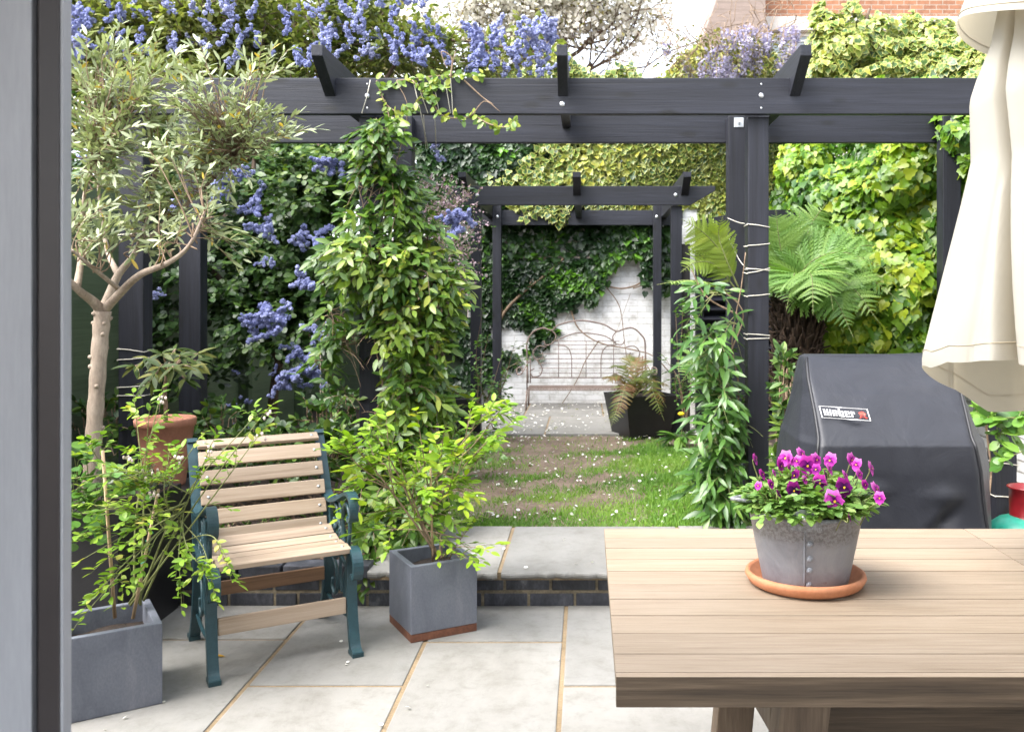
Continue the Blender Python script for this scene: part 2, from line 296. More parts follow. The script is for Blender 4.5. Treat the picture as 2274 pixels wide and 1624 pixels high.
def twigs(base, dirs, L, nl, spread=.8, droop=.3, seed=0, lift=.2):
    """leaf positions along short shoots: returns leaf pos, normal, dir, shoot id and shoot polylines"""
    n = len(base); dirs = nrm(dirs); L = np.broadcast_to(L, (n,)); pos = []; N = []; D = []; ids = []; poly = []
    t = np.linspace(.12, 1, nl); up = np.array([0,0,1.])
    line = base[:,None,:]+dirs[:,None,:]*(L[:,None]*t)[:,:,None]-up*(droop*L[:,None]*t**2)[:,:,None]
    tang = nrm(dirs[:,None,:]-up*(2*droop*t)[None,:,None]); side = nrm(np.cross(tang, up+R.normal(size=(n,1,3))*.6)); bin_ = np.cross(side, tang)
    a = (np.arange(nl)*2.4)[None,:]+R.uniform(0,6.3,(n,1))+R.normal(size=(n,nl))*.3
    out = side*np.cos(a)[:,:,None]+bin_*np.sin(a)[:,:,None]; sp = spread*(1-.55*t)[None,:,None]
    d = nrm(tang+out*sp*1.6+R.normal(size=(n,nl,3))*.15); nn = nrm(bin_*.5+up*lift*2+out*-.2+R.normal(size=(n,nl,3))*.35)
    return line.reshape(-1,3), nn.reshape(-1,3), d.reshape(-1,3), np.repeat(np.arange(n), nl), line
def twig_mesh(name, lines, mat, parent, r=.003, base=None, seg=4):
    mb = MB()
    for i, l in enumerate(lines):
        p = l if base is None else np.vstack([base[i][None], l]); mb.tube(p, np.linspace(r*1.3, r*.5, len(p)), seg, cap=False)
    return mb.build(name, mat, parent, recalc=False)

# ------------------------------------------------------------------ THE SETTING
ZL = 0.18                                            # level of the raised lawn
g = MB().box(-150, 150, -150, 150, -.30, -.06); tag(g.build('ground', M_soil), kind='structure')
def slabs(name, rects, z, th=.04, gap=.009, ref=None, rough_front=False):
    mb = MB(); rr = np.random.default_rng(3)
    for (x0, x1, y0, y1) in rects: mb.box(x0+gap, x1-gap, y0+gap, y1-gap, z-th, z+rr.uniform(-.0015, .0015), rnd=rr.random())
    return tag(mb.build(name, M_slab, bevel=.005, seg=2), kind='structure')
XA, XB, XC = -.095, -.706, -1.322
rects = []
def column(x0, x1, ys):
    for a, b in zip(ys[:-1], ys[1:]): rects.append((x0, x1, a, b))
column(-3.4, -2.55, [1.1, 1.9, 2.6, 3.5, 4.5]); column(-2.55, XC, [1.1, 2.2, 2.85, 4.045, 4.5]); column(XC, XB, [1.1, 1.75, 2.7, 3.561, 4.5])
column(XB, XA, [1.1, 1.6, 2.55, 4.017, 4.5]); column(XA, .56, [1.1, 2.0, 2.62, 3.557, 4.5]); column(.56, 1.17, [1.1, 1.9, 3.1, 3.9, 4.5])
column(1.17, 1.78, [1.1, 2.3, 3.3, 4.5]); column(1.78, 3.0, [1.1, 1.8, 2.7, 3.6, 4.5])
slabs('patio', rects, 0)
tag(MB().box(-3.5, 3.1, 1.0, 4.52, -.055, -.006).build('patio_joints', M_joint), kind='structure')
# brick riser and coping of the raised garden
M_brick = surf('dark_blue_brick', [(.3, (.022,.023,.03)), (.5, (.05,.053,.066)), (.62, (.09,.095,.115)), (.78, (.30,.31,.34))], scale=(1,1,.5), nsc=9, rough=.55, bmp=.35, fine=70, finestr=.4, rndamt=.3, dist=.5)
rs = thing('brick_step', 'low dark blue brick step with pale stone coping at the front of the lawn', 'step wall', (0, 4.5, 0))
mb = MB(); mb.box(-3.0, 3.0, 4.505, 4.62, -.02, .136); mb.build('mortar', M_mortar, rs)
mb = MB(); rr = np.random.default_rng(5)
for ci, (z0, z1) in enumerate(((-.01, .058), (.071, .134))):
    x = -3.0+(ci*.11)
    while x < 2.9:
        w = .215 if rr.random() < .75 else .102
        mb.box(x, x+w, 4.5+rr.uniform(-.003,.003), 4.6, z0, z1-rr.uniform(0,.004), rnd=rr.random()); x += w+.012
mb.build('bricks', M_brick, rs, bevel=.006)
mb = MB(); x = -3.0                                   # brick-on-edge capping beside the planting bed
while x < -1.06: mb.box(x, x+.205, 4.47, 4.585, .14, .2, rnd=rr.random()); x += .217
mb.build('brick_capping', M_brick, rs, bevel=.006)
def rough_slab(mb, x0, x1, y0, y1, z0, z1, rnd):
    nx = int((x1-x0)/.022); xs = np.linspace(x0, x1, nx+1); zs = np.linspace(z0, z1, 4); vs = []; nn = nz(np.array([[x, 0, z] for x in xs for z in zs]), 60, 3)*.006+nz(np.array([[x, 0, z*2] for x in xs for z in zs]), 18, 8)*.005
    for i, x in enumerate(xs):
        for j, z in enumerate(zs): vs.append((x, y0+nn[i*4+j]+(.010 if j == 0 else 0)-(0 if j < 3 else -.004), z-(.004 if j == 3 else 0)))
    fs = [(i*4+j, i*4+4+j, i*4+5+j, i*4+j+1) for i in range(nx) for j in range(3)]
    b = len(vs); vs += [(x, y0+.012+abs(nn[i*4+3]), z1) for i, x in enumerate(xs)]; fs += [(i*4+3, i*4+7, b+i+1, b+i) for i in range(nx)]
    e = len(vs); vs += [(x0, y1, z1), (x1, y1, z1), (x0, y1, z0), (x1, y1, z0), (x0, y0+.03, z0), (x1, y0+.03, z0)]
    fs += [tuple([b+i for i in range(nx+1)]+[e+1, e]), (e, e+1, e+3, e+2), (e+2, e+3, e+5, e+4)]
    fs += [tuple([3-j for j in range(4)]+[e+2, e, b]), tuple([nx*4+j for j in range(4)]+[b+nx, e+1, e+3])]
    mb.add(vs, fs, rnd=rnd)
mb = MB()
for (x0, x1) in ((-1.06, -.43), (-.41, .52), (.54, 1.3), (1.32, 2.2), (2.22, 2.9)): rough_slab(mb, x0, x1, 4.43, 5.335, .146, ZL+rr.uniform(-.002, .002), rr.random())
mb.build('coping_stone', M_slab, rs, recalc=True)
mb = MB(); mb.box(-1.05, 2.9, 4.45, 5.33, .137, ZL-.006); mb.build('coping_joints', M_joint, rs)
# lawn soil, beds
def sheet(name, x0, x1, y0, y1, z, mat, amp, f, nx=90, ny=90, kind='structure', lab=None):
    xs, ys = np.meshgrid(np.linspace(x0, x1, nx), np.linspace(y0, y1, ny), indexing='ij'); p = np.stack([xs.ravel(), ys.ravel(), np.zeros(nx*ny)], 1)
    p[:,2] = z+amp*(nz(p, f, 2)+.5*nz(p, f*3.1, 4))
    mb = MB().add(p, [(i*ny+j, (i+1)*ny+j, (i+1)*ny+j+1, i*ny+j+1) for i in range(nx-1) for j in range(ny-1)], smooth=True)
    return tag(mb.build(name, mat, recalc=False), kind=kind)
lawn_z = lambda x, y: ZL-.02+.010*nz(np.stack([x, y, 0*x], 1), 2.6, 2)
sheet('lawn_soil', -1.35, 1.75, 5.33, 8.98, ZL-.02, M_soil, .008, 2.6)
sheet('planting_bed', -3.5, -1.2, 4.58, 11.6, ZL-.035, M_mulch, .012, 5, 80, 160)
sheet('planting_bed', 1.5, 3.1, 5.3, 11.6, ZL-.03, M_mulch, .012, 5, 60, 120)
slabs('far_paving', [(-1.25, -.40, 8.93, 10.3), (-.40, .55, 8.93, 10.3), (.55, 1.5, 8.93, 10.3), (-1.25, -.7, 10.3, 11.63), (-.7, .2, 10.3, 11.63), (.2, 1.5, 10.3, 11.63)], ZL+.01)
tag(MB().box(-1.24, 1.49, 8.94, 11.64, ZL-.08, ZL+.003).build('far_paving_joints', M_joint), kind='structure')
# white brick walls
def brickmat(name, c1, c2, cm, axis, painted=True, bw=.225, rh=.075, ms=.008):
    m, nd, lk, bs = newmat(name); tc = nd.new('ShaderNodeTexCoord'); sp = nd.new('ShaderNodeSeparateXYZ'); lk.new(tc.outputs['Object'], sp.inputs[0]); cb = nd.new('ShaderNodeCombineXYZ')
    lk.new(sp.outputs[axis], cb.inputs[0]); lk.new(sp.outputs[2], cb.inputs[1]); b = nd.new('ShaderNodeTexBrick')
    wv = noise(nd, lk, tc.outputs['Object'], 5, 3); vm = nd.new('ShaderNodeVectorMath'); vm.operation = 'MULTIPLY_ADD'; cw = nd.new('ShaderNodeCombineXYZ'); lk.new(wv, cw.inputs[0]); lk.new(wv, cw.inputs[1])
    lk.new(cw.outputs[0], vm.inputs[0]); vm.inputs[1].default_value = (.02,.02,0); lk.new(cb.outputs[0], vm.inputs[2]); lk.new(vm.outputs[0], b.inputs['Vector'])
    for k, v in (('Scale', 1), ('Mortar Size', ms), ('Mortar Smooth', .4), ('Brick Width', bw), ('Row Height', rh)): b.inputs[k].default_value = v
    b.inputs['Color1'].default_value = c1; b.inputs['Color2'].default_value = c2; b.inputs['Mortar'].default_value = cm
    n = noise(nd, lk, tc.outputs['Object'], 7, 8, .7); r = ramp(nd, [(.3, (.62,.60,.56)), (.52, (1,1,1)), (1, (1.03,1.03,1.03))]); lk.new(n, r.inputs[0]); c = mixc(nd, lk, 1., b.outputs['Color'], r.outputs[0], 'MULTIPLY')
    lk.new(c, bs.inputs['Base Color']); bs.inputs['Roughness'].default_value = .75
    iv = nd.new('ShaderNodeMath'); iv.operation = 'MULTIPLY_ADD'; lk.new(b.outputs['Fac'], iv.inputs[0]); iv.inputs[1].default_value = -.8; lk.new(n, iv.inputs[2]); bump(nd, lk, bs, iv.outputs[0], .7, .012); return m
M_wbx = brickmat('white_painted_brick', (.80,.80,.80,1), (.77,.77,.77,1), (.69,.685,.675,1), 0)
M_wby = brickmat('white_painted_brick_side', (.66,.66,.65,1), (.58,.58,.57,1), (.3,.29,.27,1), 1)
bw = MB().box(-1.5, 2.86, 11.65, 11.95, -.1, 4.1).build('garden_wall', M_wbx); tag(bw, 'white painted brick wall at the far end of the garden behind the wrought iron bench', 'wall')
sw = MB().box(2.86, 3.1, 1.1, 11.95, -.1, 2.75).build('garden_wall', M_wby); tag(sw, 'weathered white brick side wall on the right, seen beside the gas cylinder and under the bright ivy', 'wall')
# green fence on the left
fc = thing('board_fence', 'dull green painted board fence along the left side behind the olive tree', 'fence', (-3.35, 7, 0))
mb = MB(); rr = np.random.default_rng(11); z = .1
while z < 2.2: mb.box(-3.40+rr.uniform(-.004,.004), -3.38, 3.0, 11.64, z, z+.1275, rnd=rr.random()); z += .128
mb.build('board_panel', M_fence, fc)
M_fencex = wood('green_fence_paint_across', [(0, (.05,.07,.04)), (.5, (.085,.115,.065)), (1, (.11,.15,.09))], 0, .7, .3, .8, .2); mb = MB(); z = .1
while z < 2.2: mb.box(-3.38, -1.51, 11.66+rr.uniform(-.004,.004), 11.69, z, z+.1275, rnd=rr.random()); z += .128
mb.build('board_panel', M_fencex, fc)
M_fpost = wood('green_fence_post', [(0, (.045,.07,.035)), (.5, (.075,.11,.055)), (1, (.10,.14,.075))], 2, .7, .3, .8, .2)
for y in (3.6, 5.35, 7.1, 8.9, 10.6): MB().box(-3.378, -3.28, y, y+.1, 0, 2.25).build('post', M_fpost, fc, bevel=.004)
# black slatted screen behind the tree fern, on the right
M_slatv = wood('brown_black_board', [(0, (.012,.010,.009)), (.5, (.024,.020,.018)), (1, (.04,.034,.03))], 2, .6, .4, .8, .2)
sc_ = thing('slatted_screen', 'black louvred timber screen with rounded top behind the tree fern and right climber', 'screen', (1.9, 9.3, ZL))
mb = MB(); z = .25
while z < 2.22: mb.beam((1.14, 9.32, z), (2.84, 9.32, z), .13, .012, up=(0,-.5,.86), rnd=rr.random()); z += .098
mb.build('slats', M_bx, sc_); MB().box(1.14, 2.82, 9.42, 9.44, ZL, 2.21).build('added_backing', M_bx, sc_)  # solid black backing added behind the slats to keep the gaps dark
mb = MB(); xs = np.linspace(1.12, 2.84, 20); top = [(x, 2.30+.11*math.sin((x-1.12)/1.72*math.pi)) for x in xs]; bot = [(x, 2.20) for x in xs[::-1]]
mb.prism([(x, z) for x, z in top+bot], 1, 9.26, 9.40); mb.build('top_rail', M_bx, sc_)
for x in (1.12, 2.0, 2.76): MB().box(x, x+.08, 9.27, 9.38, ZL-.1, 2.21).build('upright', M_bz, sc_, bevel=.004)
lb = MB().box(.86, 1.03, 9.02, 9.05, ZL-.05, 2.05).build('plank', M_slatv); tag(lb, 'tall brown black plank standing upright beside the small pergola post on the right', 'plank')

# ------------------------------------------------------------------ pergolas
def rafter(x0, x1, yt, yb, y2, z0, z1, zt):           # tip at yt, meets the beam at yb
    return MB().prism([(yt, z1), (yt, zt), (yb, z0), (y2-.28, z0), (y2, zt), (y2, z1)], 0, x0, x1)
pg = thing('pergola', 'large black timber pergola in front of the lawn with two tall cross beams', 'pergola', (0, 5.9, ZL))
YF, YR = 5.40, 6.39
MB().box(-2.84, 3.0, YF, YF+.055, 2.596, 2.809).build('beam', M_bx, pg, bevel=.005)
MB().box(-2.84, 3.0, YR, YR+.055, 2.597, 2.81).build('beam', M_bx, pg, bevel=.005)
for a, b in ((-1.54, -1.475), (-.163, -.103), (1.205, 1.268), (2.63, 2.69)): rafter(a, b, 5.13, YF-.002, 6.83, 2.70, 2.93, 2.868).build('rafter', M_by, pg, bevel=.004)
for a, b in ((-2.79, -2.64), (-1.352, -1.232), (.969, 1.094), (2.45, 2.575)): MB().box(a, b, YF+.058, YF+.178, 0, 2.592 if a > -2 else 2.59).build('post', M_bz, pg, bevel=.006)
for a, b in ((-2.79, -2.64), (-1.32, -1.19), (.978, 1.099), (2.45, 2.575)): MB().box(a, b, YR-.122, YR-.003, 0, 2.76).build('post', M_bz, pg, bevel=.006)
for (u, v, Y, r) in ((815, 213, YF, .0155), (1690, 212, YF, .0155), (1248, 231, YF, .016)):
    p = P(u, v, Y); MB().ball(p, r, 12, (1,.55,1)).build('bolt', M_galv, pg)
for u in (815, 1690):
    for dv in (-25, 28): MB().ball(P(u, 212+dv, YF), .006, 8, (1,.5,1)).build('nail_head', M_galv, pg)
for (u, v) in ((1640, 272), (2121, 273)):
    p = P(u, v, YR-.125); q = MB().box(p[0]-.033, p[0]+.033, p[1]-.004, p[1]+.004, p[2]-.033, p[2]+.033).build('washer_plate', M_plate, pg, bevel=.002)
    MB().lathe([(0,0),(.014,0),(.014,.012),(.006,.012),(.006,.026),(0,.026)], (0,0,0), 6, smooth=False)
    mb = MB().tube([p+np.array([0,-.004,0]), p+np.array([0,-.016,0])], .013, 6, smooth=False); mb.tube([p+np.array([0,-.016,0]), p+np.array([0,-.028,0])], .006, 8); mb.build('nut', M_galv, q)
def wrap(x0, x1, y0, y1, z, tilt, r=.0028):
    e = .004; pts = [(x0-e, y0-e, z), ((x0+x1)/2, y0-e, z+tilt*.35), (x1+e, y0-e, z+tilt), (x1+e, y1+e, z+tilt*.6), (x0-e, y1+e, z+tilt*.2), (x0-e, y0-e, z-.004)]
    return MB().tube(pts, r, 5)
for v, t in ((545, .012), (596, -.012), (606, .03), (657, .012), (741, -.01), (752, .004), (1162, 0), (497, -.02)):
    wrap(.969, 1.094, YF+.058, YF+.178, P(1680, v, YF+.05)[2], t).build('twine', M_twine, pg)
MB().tube(curve([P(1615, 484, 6.25), P(1640, 494, 6.0), P(1660, 497, 5.45)], 10), .0028, 5).build('twine', M_twine, pg)
MB().tube(curve([P(1615, 522, 6.25), P(1640, 575, 5.9), P(1660, 598, 5.45)], 10), .0028, 5).build('twine', M_twine, pg)
for v in (880, 925, 965, 1030, 1105):
    wrap(2.45, 2.575, YF+.058, YF+.178, P(2220, v, YF)[2], R.uniform(-.03,.03), .0035).build('twine', M_twine, pg)
for v in (520, 775, 800, 862, 880): wrap(-2.79, -2.64, YF+.058, YF+.178, P(290, v, YF)[2], R.uniform(-.02,.02), .003).build('twine', M_twine, pg)
ps = thing('pergola', 'small black timber pergola standing on the far paving in front of the white wall', 'pergola', (0, 10, ZL))
QF, QR = 8.9, 11.3
mb = MB().prism([(-1.38, 2.42), (-1.38, 2.605), (1.262, 2.605), (1.262, 2.56), (1.02, 2.42)], 1, QF, QF+.05); mb.build('beam', M_bx, ps, bevel=.004)
MB().box(-1.38, 1.2, QR+.002, QR+.05, 2.42, 2.605).build('beam', M_bx, ps, bevel=.004)
for uc in (1035, 1281, 1523):
    x = (uc-U0)/F*8.8; rafter(x-.04 if uc > 1100 else x-.06, x+.035 if uc > 1100 else x+.015, 8.66, QF-.002, 11.6, 2.51, 2.71, 2.66).build('rafter', M_by, ps, bevel=.003)
for u0, u1 in ((1044, 1067), (1490, 1514)): MB().box((u0-U0)/F*(QF+.05), (u1-U0)/F*(QF+.05), QF+.052, QF+.152, ZL-.1, 2.418).build('post', M_bz, ps, bevel=.005)
for u0, u1 in ((1095, 1114), (1449, 1467)): MB().box((u0-U0)/F*QR, (u1-U0)/F*QR, QR-.1, QR, ZL-.1, 2.66).build('post', M_bz, ps, bevel=.005)
for (u, v, Y) in ((1059, 433, QF), (1500, 433, QF), (1104, 481, QR-.1), (1458, 481, QR-.1)): MB().ball(P(u, v, Y), .02, 10, (1,.5,1)).build('bolt', M_galv, ps)

# ------------------------------------------------------------------ house at the back and the house the camera stands in
M_rbrick = brickmat('red_house_brick', (.30,.13,.065,1), (.22,.095,.05,1), (.30,.25,.20,1), 0, bw=.34, rh=.12, ms=.012)
M_conc = surf('pale_render', [(.3, (.46,.43,.39)), (.7, (.58,.55,.51))], nsc=3, rough=.85, bmp=.1)
M_tile = surf('grey_brown_tile_hanging', [(.3, (.16,.125,.105)), (.7, (.27,.21,.18))], scale=(.6,.6,6), nsc=3, rough=.85, bmp=.3)
M_glass = plain('window_glass', (.30,.36,.38), .08); M_upvc = plain('white_window_frame', (.72,.73,.73), .4)
YH = 24.
hb = thing('brick_house', 'red brick house with pale lintel band seen above the ivy at the top right', 'house', (7, YH, 0))
hx = lambda u, Y=YH: (u-U0)/F*Y
hz = lambda v, Y=YH: H-(v-V0)/F*Y
MB().box(hx(1690), hx(2600), YH, YH+6, hz(38), 13.5).build('wall', M_rbrick, hb)
MB().box(hx(1690), hx(2600), YH-.06, YH+6, hz(68), hz(38)).build('lintel_band', M_conc, hb)
MB().box(hx(1690), hx(2600), YH+.3, YH+6, 0, hz(68)).build('wall', M_conc, hb)
for k in range(6):
    a = 1698+k*130; w = MB()
    for (u0, u1, v0, v1) in ((a, a+118, 70, 76), (a, a+118, 130, 136), (a, a+6, 76, 130), (a+112, a+118, 76, 130), (a+56, a+62, 76, 130), (a+6, a+56, 84, 88), (a+62, a+112, 84, 88)): w.box(hx(u0), hx(u1), YH+.2, YH+.28, hz(v1), hz(v0))
    wo_ = w.build('window_frame', M_upvc, hb); MB().box(hx(a+3), hx(a+115), YH+.245, YH+.26, hz(133), hz(73)).build('pane', M_glass, wo_)
mb = MB(); a, b = (hx(1555), hz(95)), (hx(1640), 11.0); mb.prism([(hx(1530), 4), a, b, (hx(1689), 12.5), (hx(1689), 4)], 1, YH-.6, YH+5); mb.build('tiled_gable', M_tile, hb)
hs_ = thing('house', 'house with grey and black aluminium door frame filling the far left of the view', 'house', (-.6, 1, 0))
M_alu = surf('grey_aluminium', [(.3, (.27,.285,.31)), (.7, (.32,.335,.365))], scale=(1,1,.1), nsc=20, rough=.38, bmp=.05, fine=200, finestr=.1)
M_aludark = plain('dark_aluminium', (.018,.014,.015), .4); M_black = plain('black_gasket', (.006,.006,.007), .6)
MB().box(-1.1, -.597, .985, 1.02, 0, 2.35).build('door_panel', M_alu, hs_, bevel=.002)
MB().box(-.5975, -.589, .994, 1.015, 0, 2.35).build('gasket', M_black, hs_)
MB().box(-.5895, -.5655, .983, 1.0, 0, 2.35).build('door_frame', M_aludark, hs_, bevel=.002)
MB().box(-.5657, -.562, .984, 1.0, 0, 2.35).build('frame_edge', M_alu, hs_, bevel=.0012)
M_render = plain('house_render', (.42,.41,.39), .85)
M_room = plain('white_room_paint', (.80,.80,.79), .8)
mb = MB(); mb.box(-4.5, -1.1, 1.0, 1.1, 0, 2.35); mb.box(3.1, 4.6, 1.0, 1.1, 0, 2.35); mb.box(-4.5, 4.6, 1.0, 1.1, 2.35, 3.3); mb.build('wall', M_render, hs_)
mb = MB(); mb.box(-4.5, -2.4, -1.5, -1.4, 0, 2.5); mb.box(1.2, 4.6, -1.5, -1.4, 0, 2.5); mb.box(-2.4, 1.2, -1.5, -1.4, 0, .7); mb.box(-4.6, -4.5, -1.5, 1.0, 0, 2.5); mb.box(4.6, 4.7, -1.5, 1.0, 0, 2.5); mb.box(-4.6, 4.7, -1.5, .99, 2.5, 2.6); mb.build('room_lining', M_room, hs_)  # unseen room; opening added in the back wall to brighten door and foreground
MB().box(-4.5, 4.6, -1.4, 1.0, -.05, -.003).build('floor_boards', M_room, hs_)

# ------------------------------------------------------------------ slatted armchair
ch = thing('garden_chair', 'pale slatted garden armchair with teal cast iron sides standing on the patio', 'chair', P(460, 1515, 3.582)*np.array([1,1,0]), math.radians(30.6))
def side(x0, name):
    x1 = x0+.043; mb = MB()
    mb.strap(curve([(.585,.872),(.598,.858),(.585,.835),(.555,.79),(.515,.72),(.478,.655),(.452,.60),(.432,.53),(.418,.46),(.405,.415)], 40), x0, x1, .020)
    mb.strap(curve([(.452,.61),(.40,.590),(.32,.592),(.23,.615),(.14,.648),(.075,.665),(.03,.655),(.005,.62),(.008,.578),(.035,.556),(.06,.566)], 44), x0, x1, .016)
    mb.strap(curve([(.43,.46),(.405,.44),(.35,.43),(.26,.415),(.16,.412),(.08,.425),(.03,.440),(-.015,.428),(-.042,.395),(-.044,.350),(-.022,.325),(0,.335)], 40), x0, x1, .018)
    mb.strap(curve([(.035,.42),(.052,.36),(.055,.28),(.045,.19),(.025,.10),(0,.03),(-.03,.004)], 30), x0, x1, np.r_[np.full(20,.026), np.linspace(.026,.036,11)])
    mb.strap([(-.05,.009),(.02,.009)], x0-.002, x1+.002, .018)
    mb.strap(curve([(.41,.41),(.405,.34),(.415,.25),(.445,.15),(.49,.06),(.535,.008)], 30), x0, x1, .026)
    mb.strap([(.505,.009),(.575,.009)], x0-.002, x1+.002, .018)
    q = mb.build('side_frame', M_iron, ch, local=True, bevel=.004, weld=True, seg=2)
    xm = (x0+x1)/2; orn = MB()
    t2 = lambda pts, r=.0085: orn.tube([(xm, y, z) for y, z in curve(pts, 34)], r, 7)
    t2([(.10,.42),(.075,.50),(.085,.58),(.13,.61),(.17,.575),(.175,.50),(.15,.43)]); t2([(.30,.40),(.37,.45),(.385,.53),(.34,.585),(.28,.575),(.255,.52),(.28,.475),(.315,.485),(.315,.515)])
    t2([(.22,.60),(.20,.54),(.215,.47),(.26,.425),(.31,.43),(.325,.465)]); t2([(.13,.41),(.17,.45),(.21,.50),(.26,.52)], .011); t2([(.24,.60),(.27,.62),(.31,.605)], .007)
    for y, z in ((.175,.455),(.186,.468),(.197,.481)): orn.ball((xm, y, z), .018, 8, (1.1,.5,.9))
    t2([(.06,.36),(.12,.33),(.16,.27),(.15,.20),(.11,.18),(.085,.215),(.10,.25)]); t2([(.40,.34),(.33,.33),(.28,.28),(.27,.21),(.31,.17),(.35,.195),(.34,.235)]); t2([(.12,.335),(.21,.365),(.31,.335)]); t2([(.215,.36),(.215,.27),(.19,.21)], .007); t2([(.215,.27),(.245,.21)], .007); t2([(.05,.14),(.15,.125),(.28,.12),(.43,.135)], .008)
    orn.build('scrollwork', M_iron, q, local=True)
side(0, 'l'); side(.563, 'r')
def slat(name, y, z, tilt, w, th, mat, rnd, x0=.036, x1=.570):
    M = Matrix.Translation((0, y, z)) @ Matrix.Rotation(tilt, 4, 'X')
    o = MB().box(x0, x1, -w/2, w/2, -th/2, th/2, M=M, rnd=rnd).build(name, mat, ch, local=True, bevel=.004); return o, M
rr = np.random.default_rng(21)
def screws(o, M, top=True, th=.02):
    for x in (.066, .540):
        c = M @ Vector((x, 0, th/2)); n = (M.to_3x3() @ Vector((0,0,1))); mb = MB().tube([c-n*.001, c+n*.0022], .0065, 10); mb.build('screw', M_plate, o, local=True)
for k, (y, z, t) in enumerate(((.035,.430,math.radians(9)), (.125,.430,math.radians(0)), (.215,.433,math.radians(10)), (.300,.452,math.radians(24)))):
    o, M = slat('seat_slat', y, z+.012, t, .069, .022, M_slat, rr.random()); screws(o, M, th=.022)
for k, (y, z) in enumerate(((.414,.475),(.431,.556),(.456,.637),(.490,.717),(.528,.794))):
    a = [(.405,.42),(.418,.46),(.432,.53),(.452,.60),(.478,.655),(.515,.72),(.555,.79),(.585,.835)]
    t = math.atan2(.08, .018+k*.0062)
    o, M = slat('back_slat', y-.022, z, t, .065, .018, M_slat, rr.random())
    Mi = M @ Matrix.Diagonal((1,1,1,1))
    screws(o, M, th=.018)
o, M = slat('back_slat', .556, .852, math.radians(28), .05, .018, M_slat, .3); screws(o, M, th=.018)
slat('stretcher', .052, .195, math.radians(88), .068, .018, M_slat, .7, .046, .560); slat('stretcher', .40, .245, math.radians(88), .060, .018, M_slatd, .5, .046, .560)
MB().tube([(.04,.235,.125),(.57,.235,.125)], .006, 6).build('tie_rod', M_iron, ch, local=True)

# ------------------------------------------------------------------ planters
def box_planter(name, lab, corner, ang, s, h, mat, wall=.028, z0=0, band=None, taper=0, soil=.05, s2=None, bev=.004, soilmat=None):
    t = thing(name, lab, 'planter', (corner[0], corner[1], z0), ang); s2 = s2 or s; bm = MB()
    lo = [(taper, taper), (s-taper, taper), (s-taper, s2-taper), (taper, s2-taper)]; hi = [(0,0),(s,0),(s,s2),(0,s2)]; w = wall; inn = [(w,w),(s-w,w),(s-w,s2-w),(w,s2-w)]
    zb = .035 if band else 0
    vs = [(x,y,zb) for x,y in lo]+[(x,y,h) for x,y in hi]+[(x,y,h) for x,y in inn]+[(x,y,h-soil-.02) for x,y in inn]
    fs = [(3,2,1,0)]+[(i,(i+1)%4,4+(i+1)%4,4+i) for i in range(4)]+[(4+i,4+(i+1)%4,8+(i+1)%4,8+i) for i in range(4)]+[(8+i,8+(i+1)%4,12+(i+1)%4,12+i) for i in range(4)]
    bm.add(vs, fs); bm.build('box', mat, t, local=True, bevel=bev)
    n = 14; g_ = [(w+(s-2*w)*i/n, w+(s2-2*w)*j/n) for i in range(n+1) for j in range(n+1)]; zz = nz(np.array([(x,y,0) for x,y in g_]), 30, 9)*.008
    MB().add([(x,y,h-soil+zz[i]) for i,(x,y) in enumerate(g_)], [(i*(n+1)+j,(i+1)*(n+1)+j,(i+1)*(n+1)+j+1,i*(n+1)+j+1) for i in range(n) for j in range(n)], smooth=True).build('soil', soilmat or M_mulch, t, local=True, recalc=False)
    if band: MB().box(.001, s-.001, .001, s-.001, 0, .0345).build('foot_band', band, t, local=True, bevel=.003)
    return t
pc = box_planter('square_planter', 'blue grey cube planter with a rusty brown foot band, right of the armchair', (P(912,1427,2.663*1.5)[0], 3.995), math.radians(29.5), .312, .333, M_zinc_planter, band=M_rust, soil=.06)
a33 = math.radians(33); cr = np.array([-1.573, 3.40]); s_ = .33
pl = box_planter('square_planter', 'blue grey cube planter without a band, nearest the door frame at bottom left', tuple(cr-s_*np.array([math.cos(a33), math.sin(a33)])), a33, s_, .30, M_zinc_planter, soil=.075)
pb = box_planter('tall_planter', 'tall black planter holding the olive tree beside the armchair', (-2.62, 3.87), 0, .645, .605, M_blackpot, s2=.60, soil=.03, taper=.01)
px = MB().box(-2.33, -1.985, 4.50, 4.86, 0, .555).build('plinth', M_blackpot, bevel=.006); tag(px, 'black square plinth carrying the terracotta pot behind the tall black planter', 'plinth')
pf = box_planter('tapered_planter', 'black tapered planter of brown ferns on the far edge of the lawn', (.385, 8.62), math.radians(22), .56, .42, M_blackpot, z0=ZL-.02, taper=.07, soil=.03)
ps2 = box_planter('square_planter', 'small black square pot half hidden behind the left climber near the small pergola', (-1.42, 8.85), 0, .32, .38, M_blackpot, z0=ZL-.02, soil=.03)
tp = thing('terracotta_pot', 'tall worn terracotta pot behind the top left corner of the armchair', 'pot', (-2.15, 4.68, .555))
MB().lathe([(0,0),(.092,0),(.096,.01),(.118,.17),(.138,.30),(.146,.305),(.149,.335),(.144,.342),(.132,.338),(.126,.30),(.0,.295)], (-2.15,4.68,.555), 40).build('pot_wall', M_terrad, tp)
MB().lathe([(0,.002),(.06,.004),(.125,0)], (-2.15,4.68,.86), 24).build('soil', M_mulch, tp)

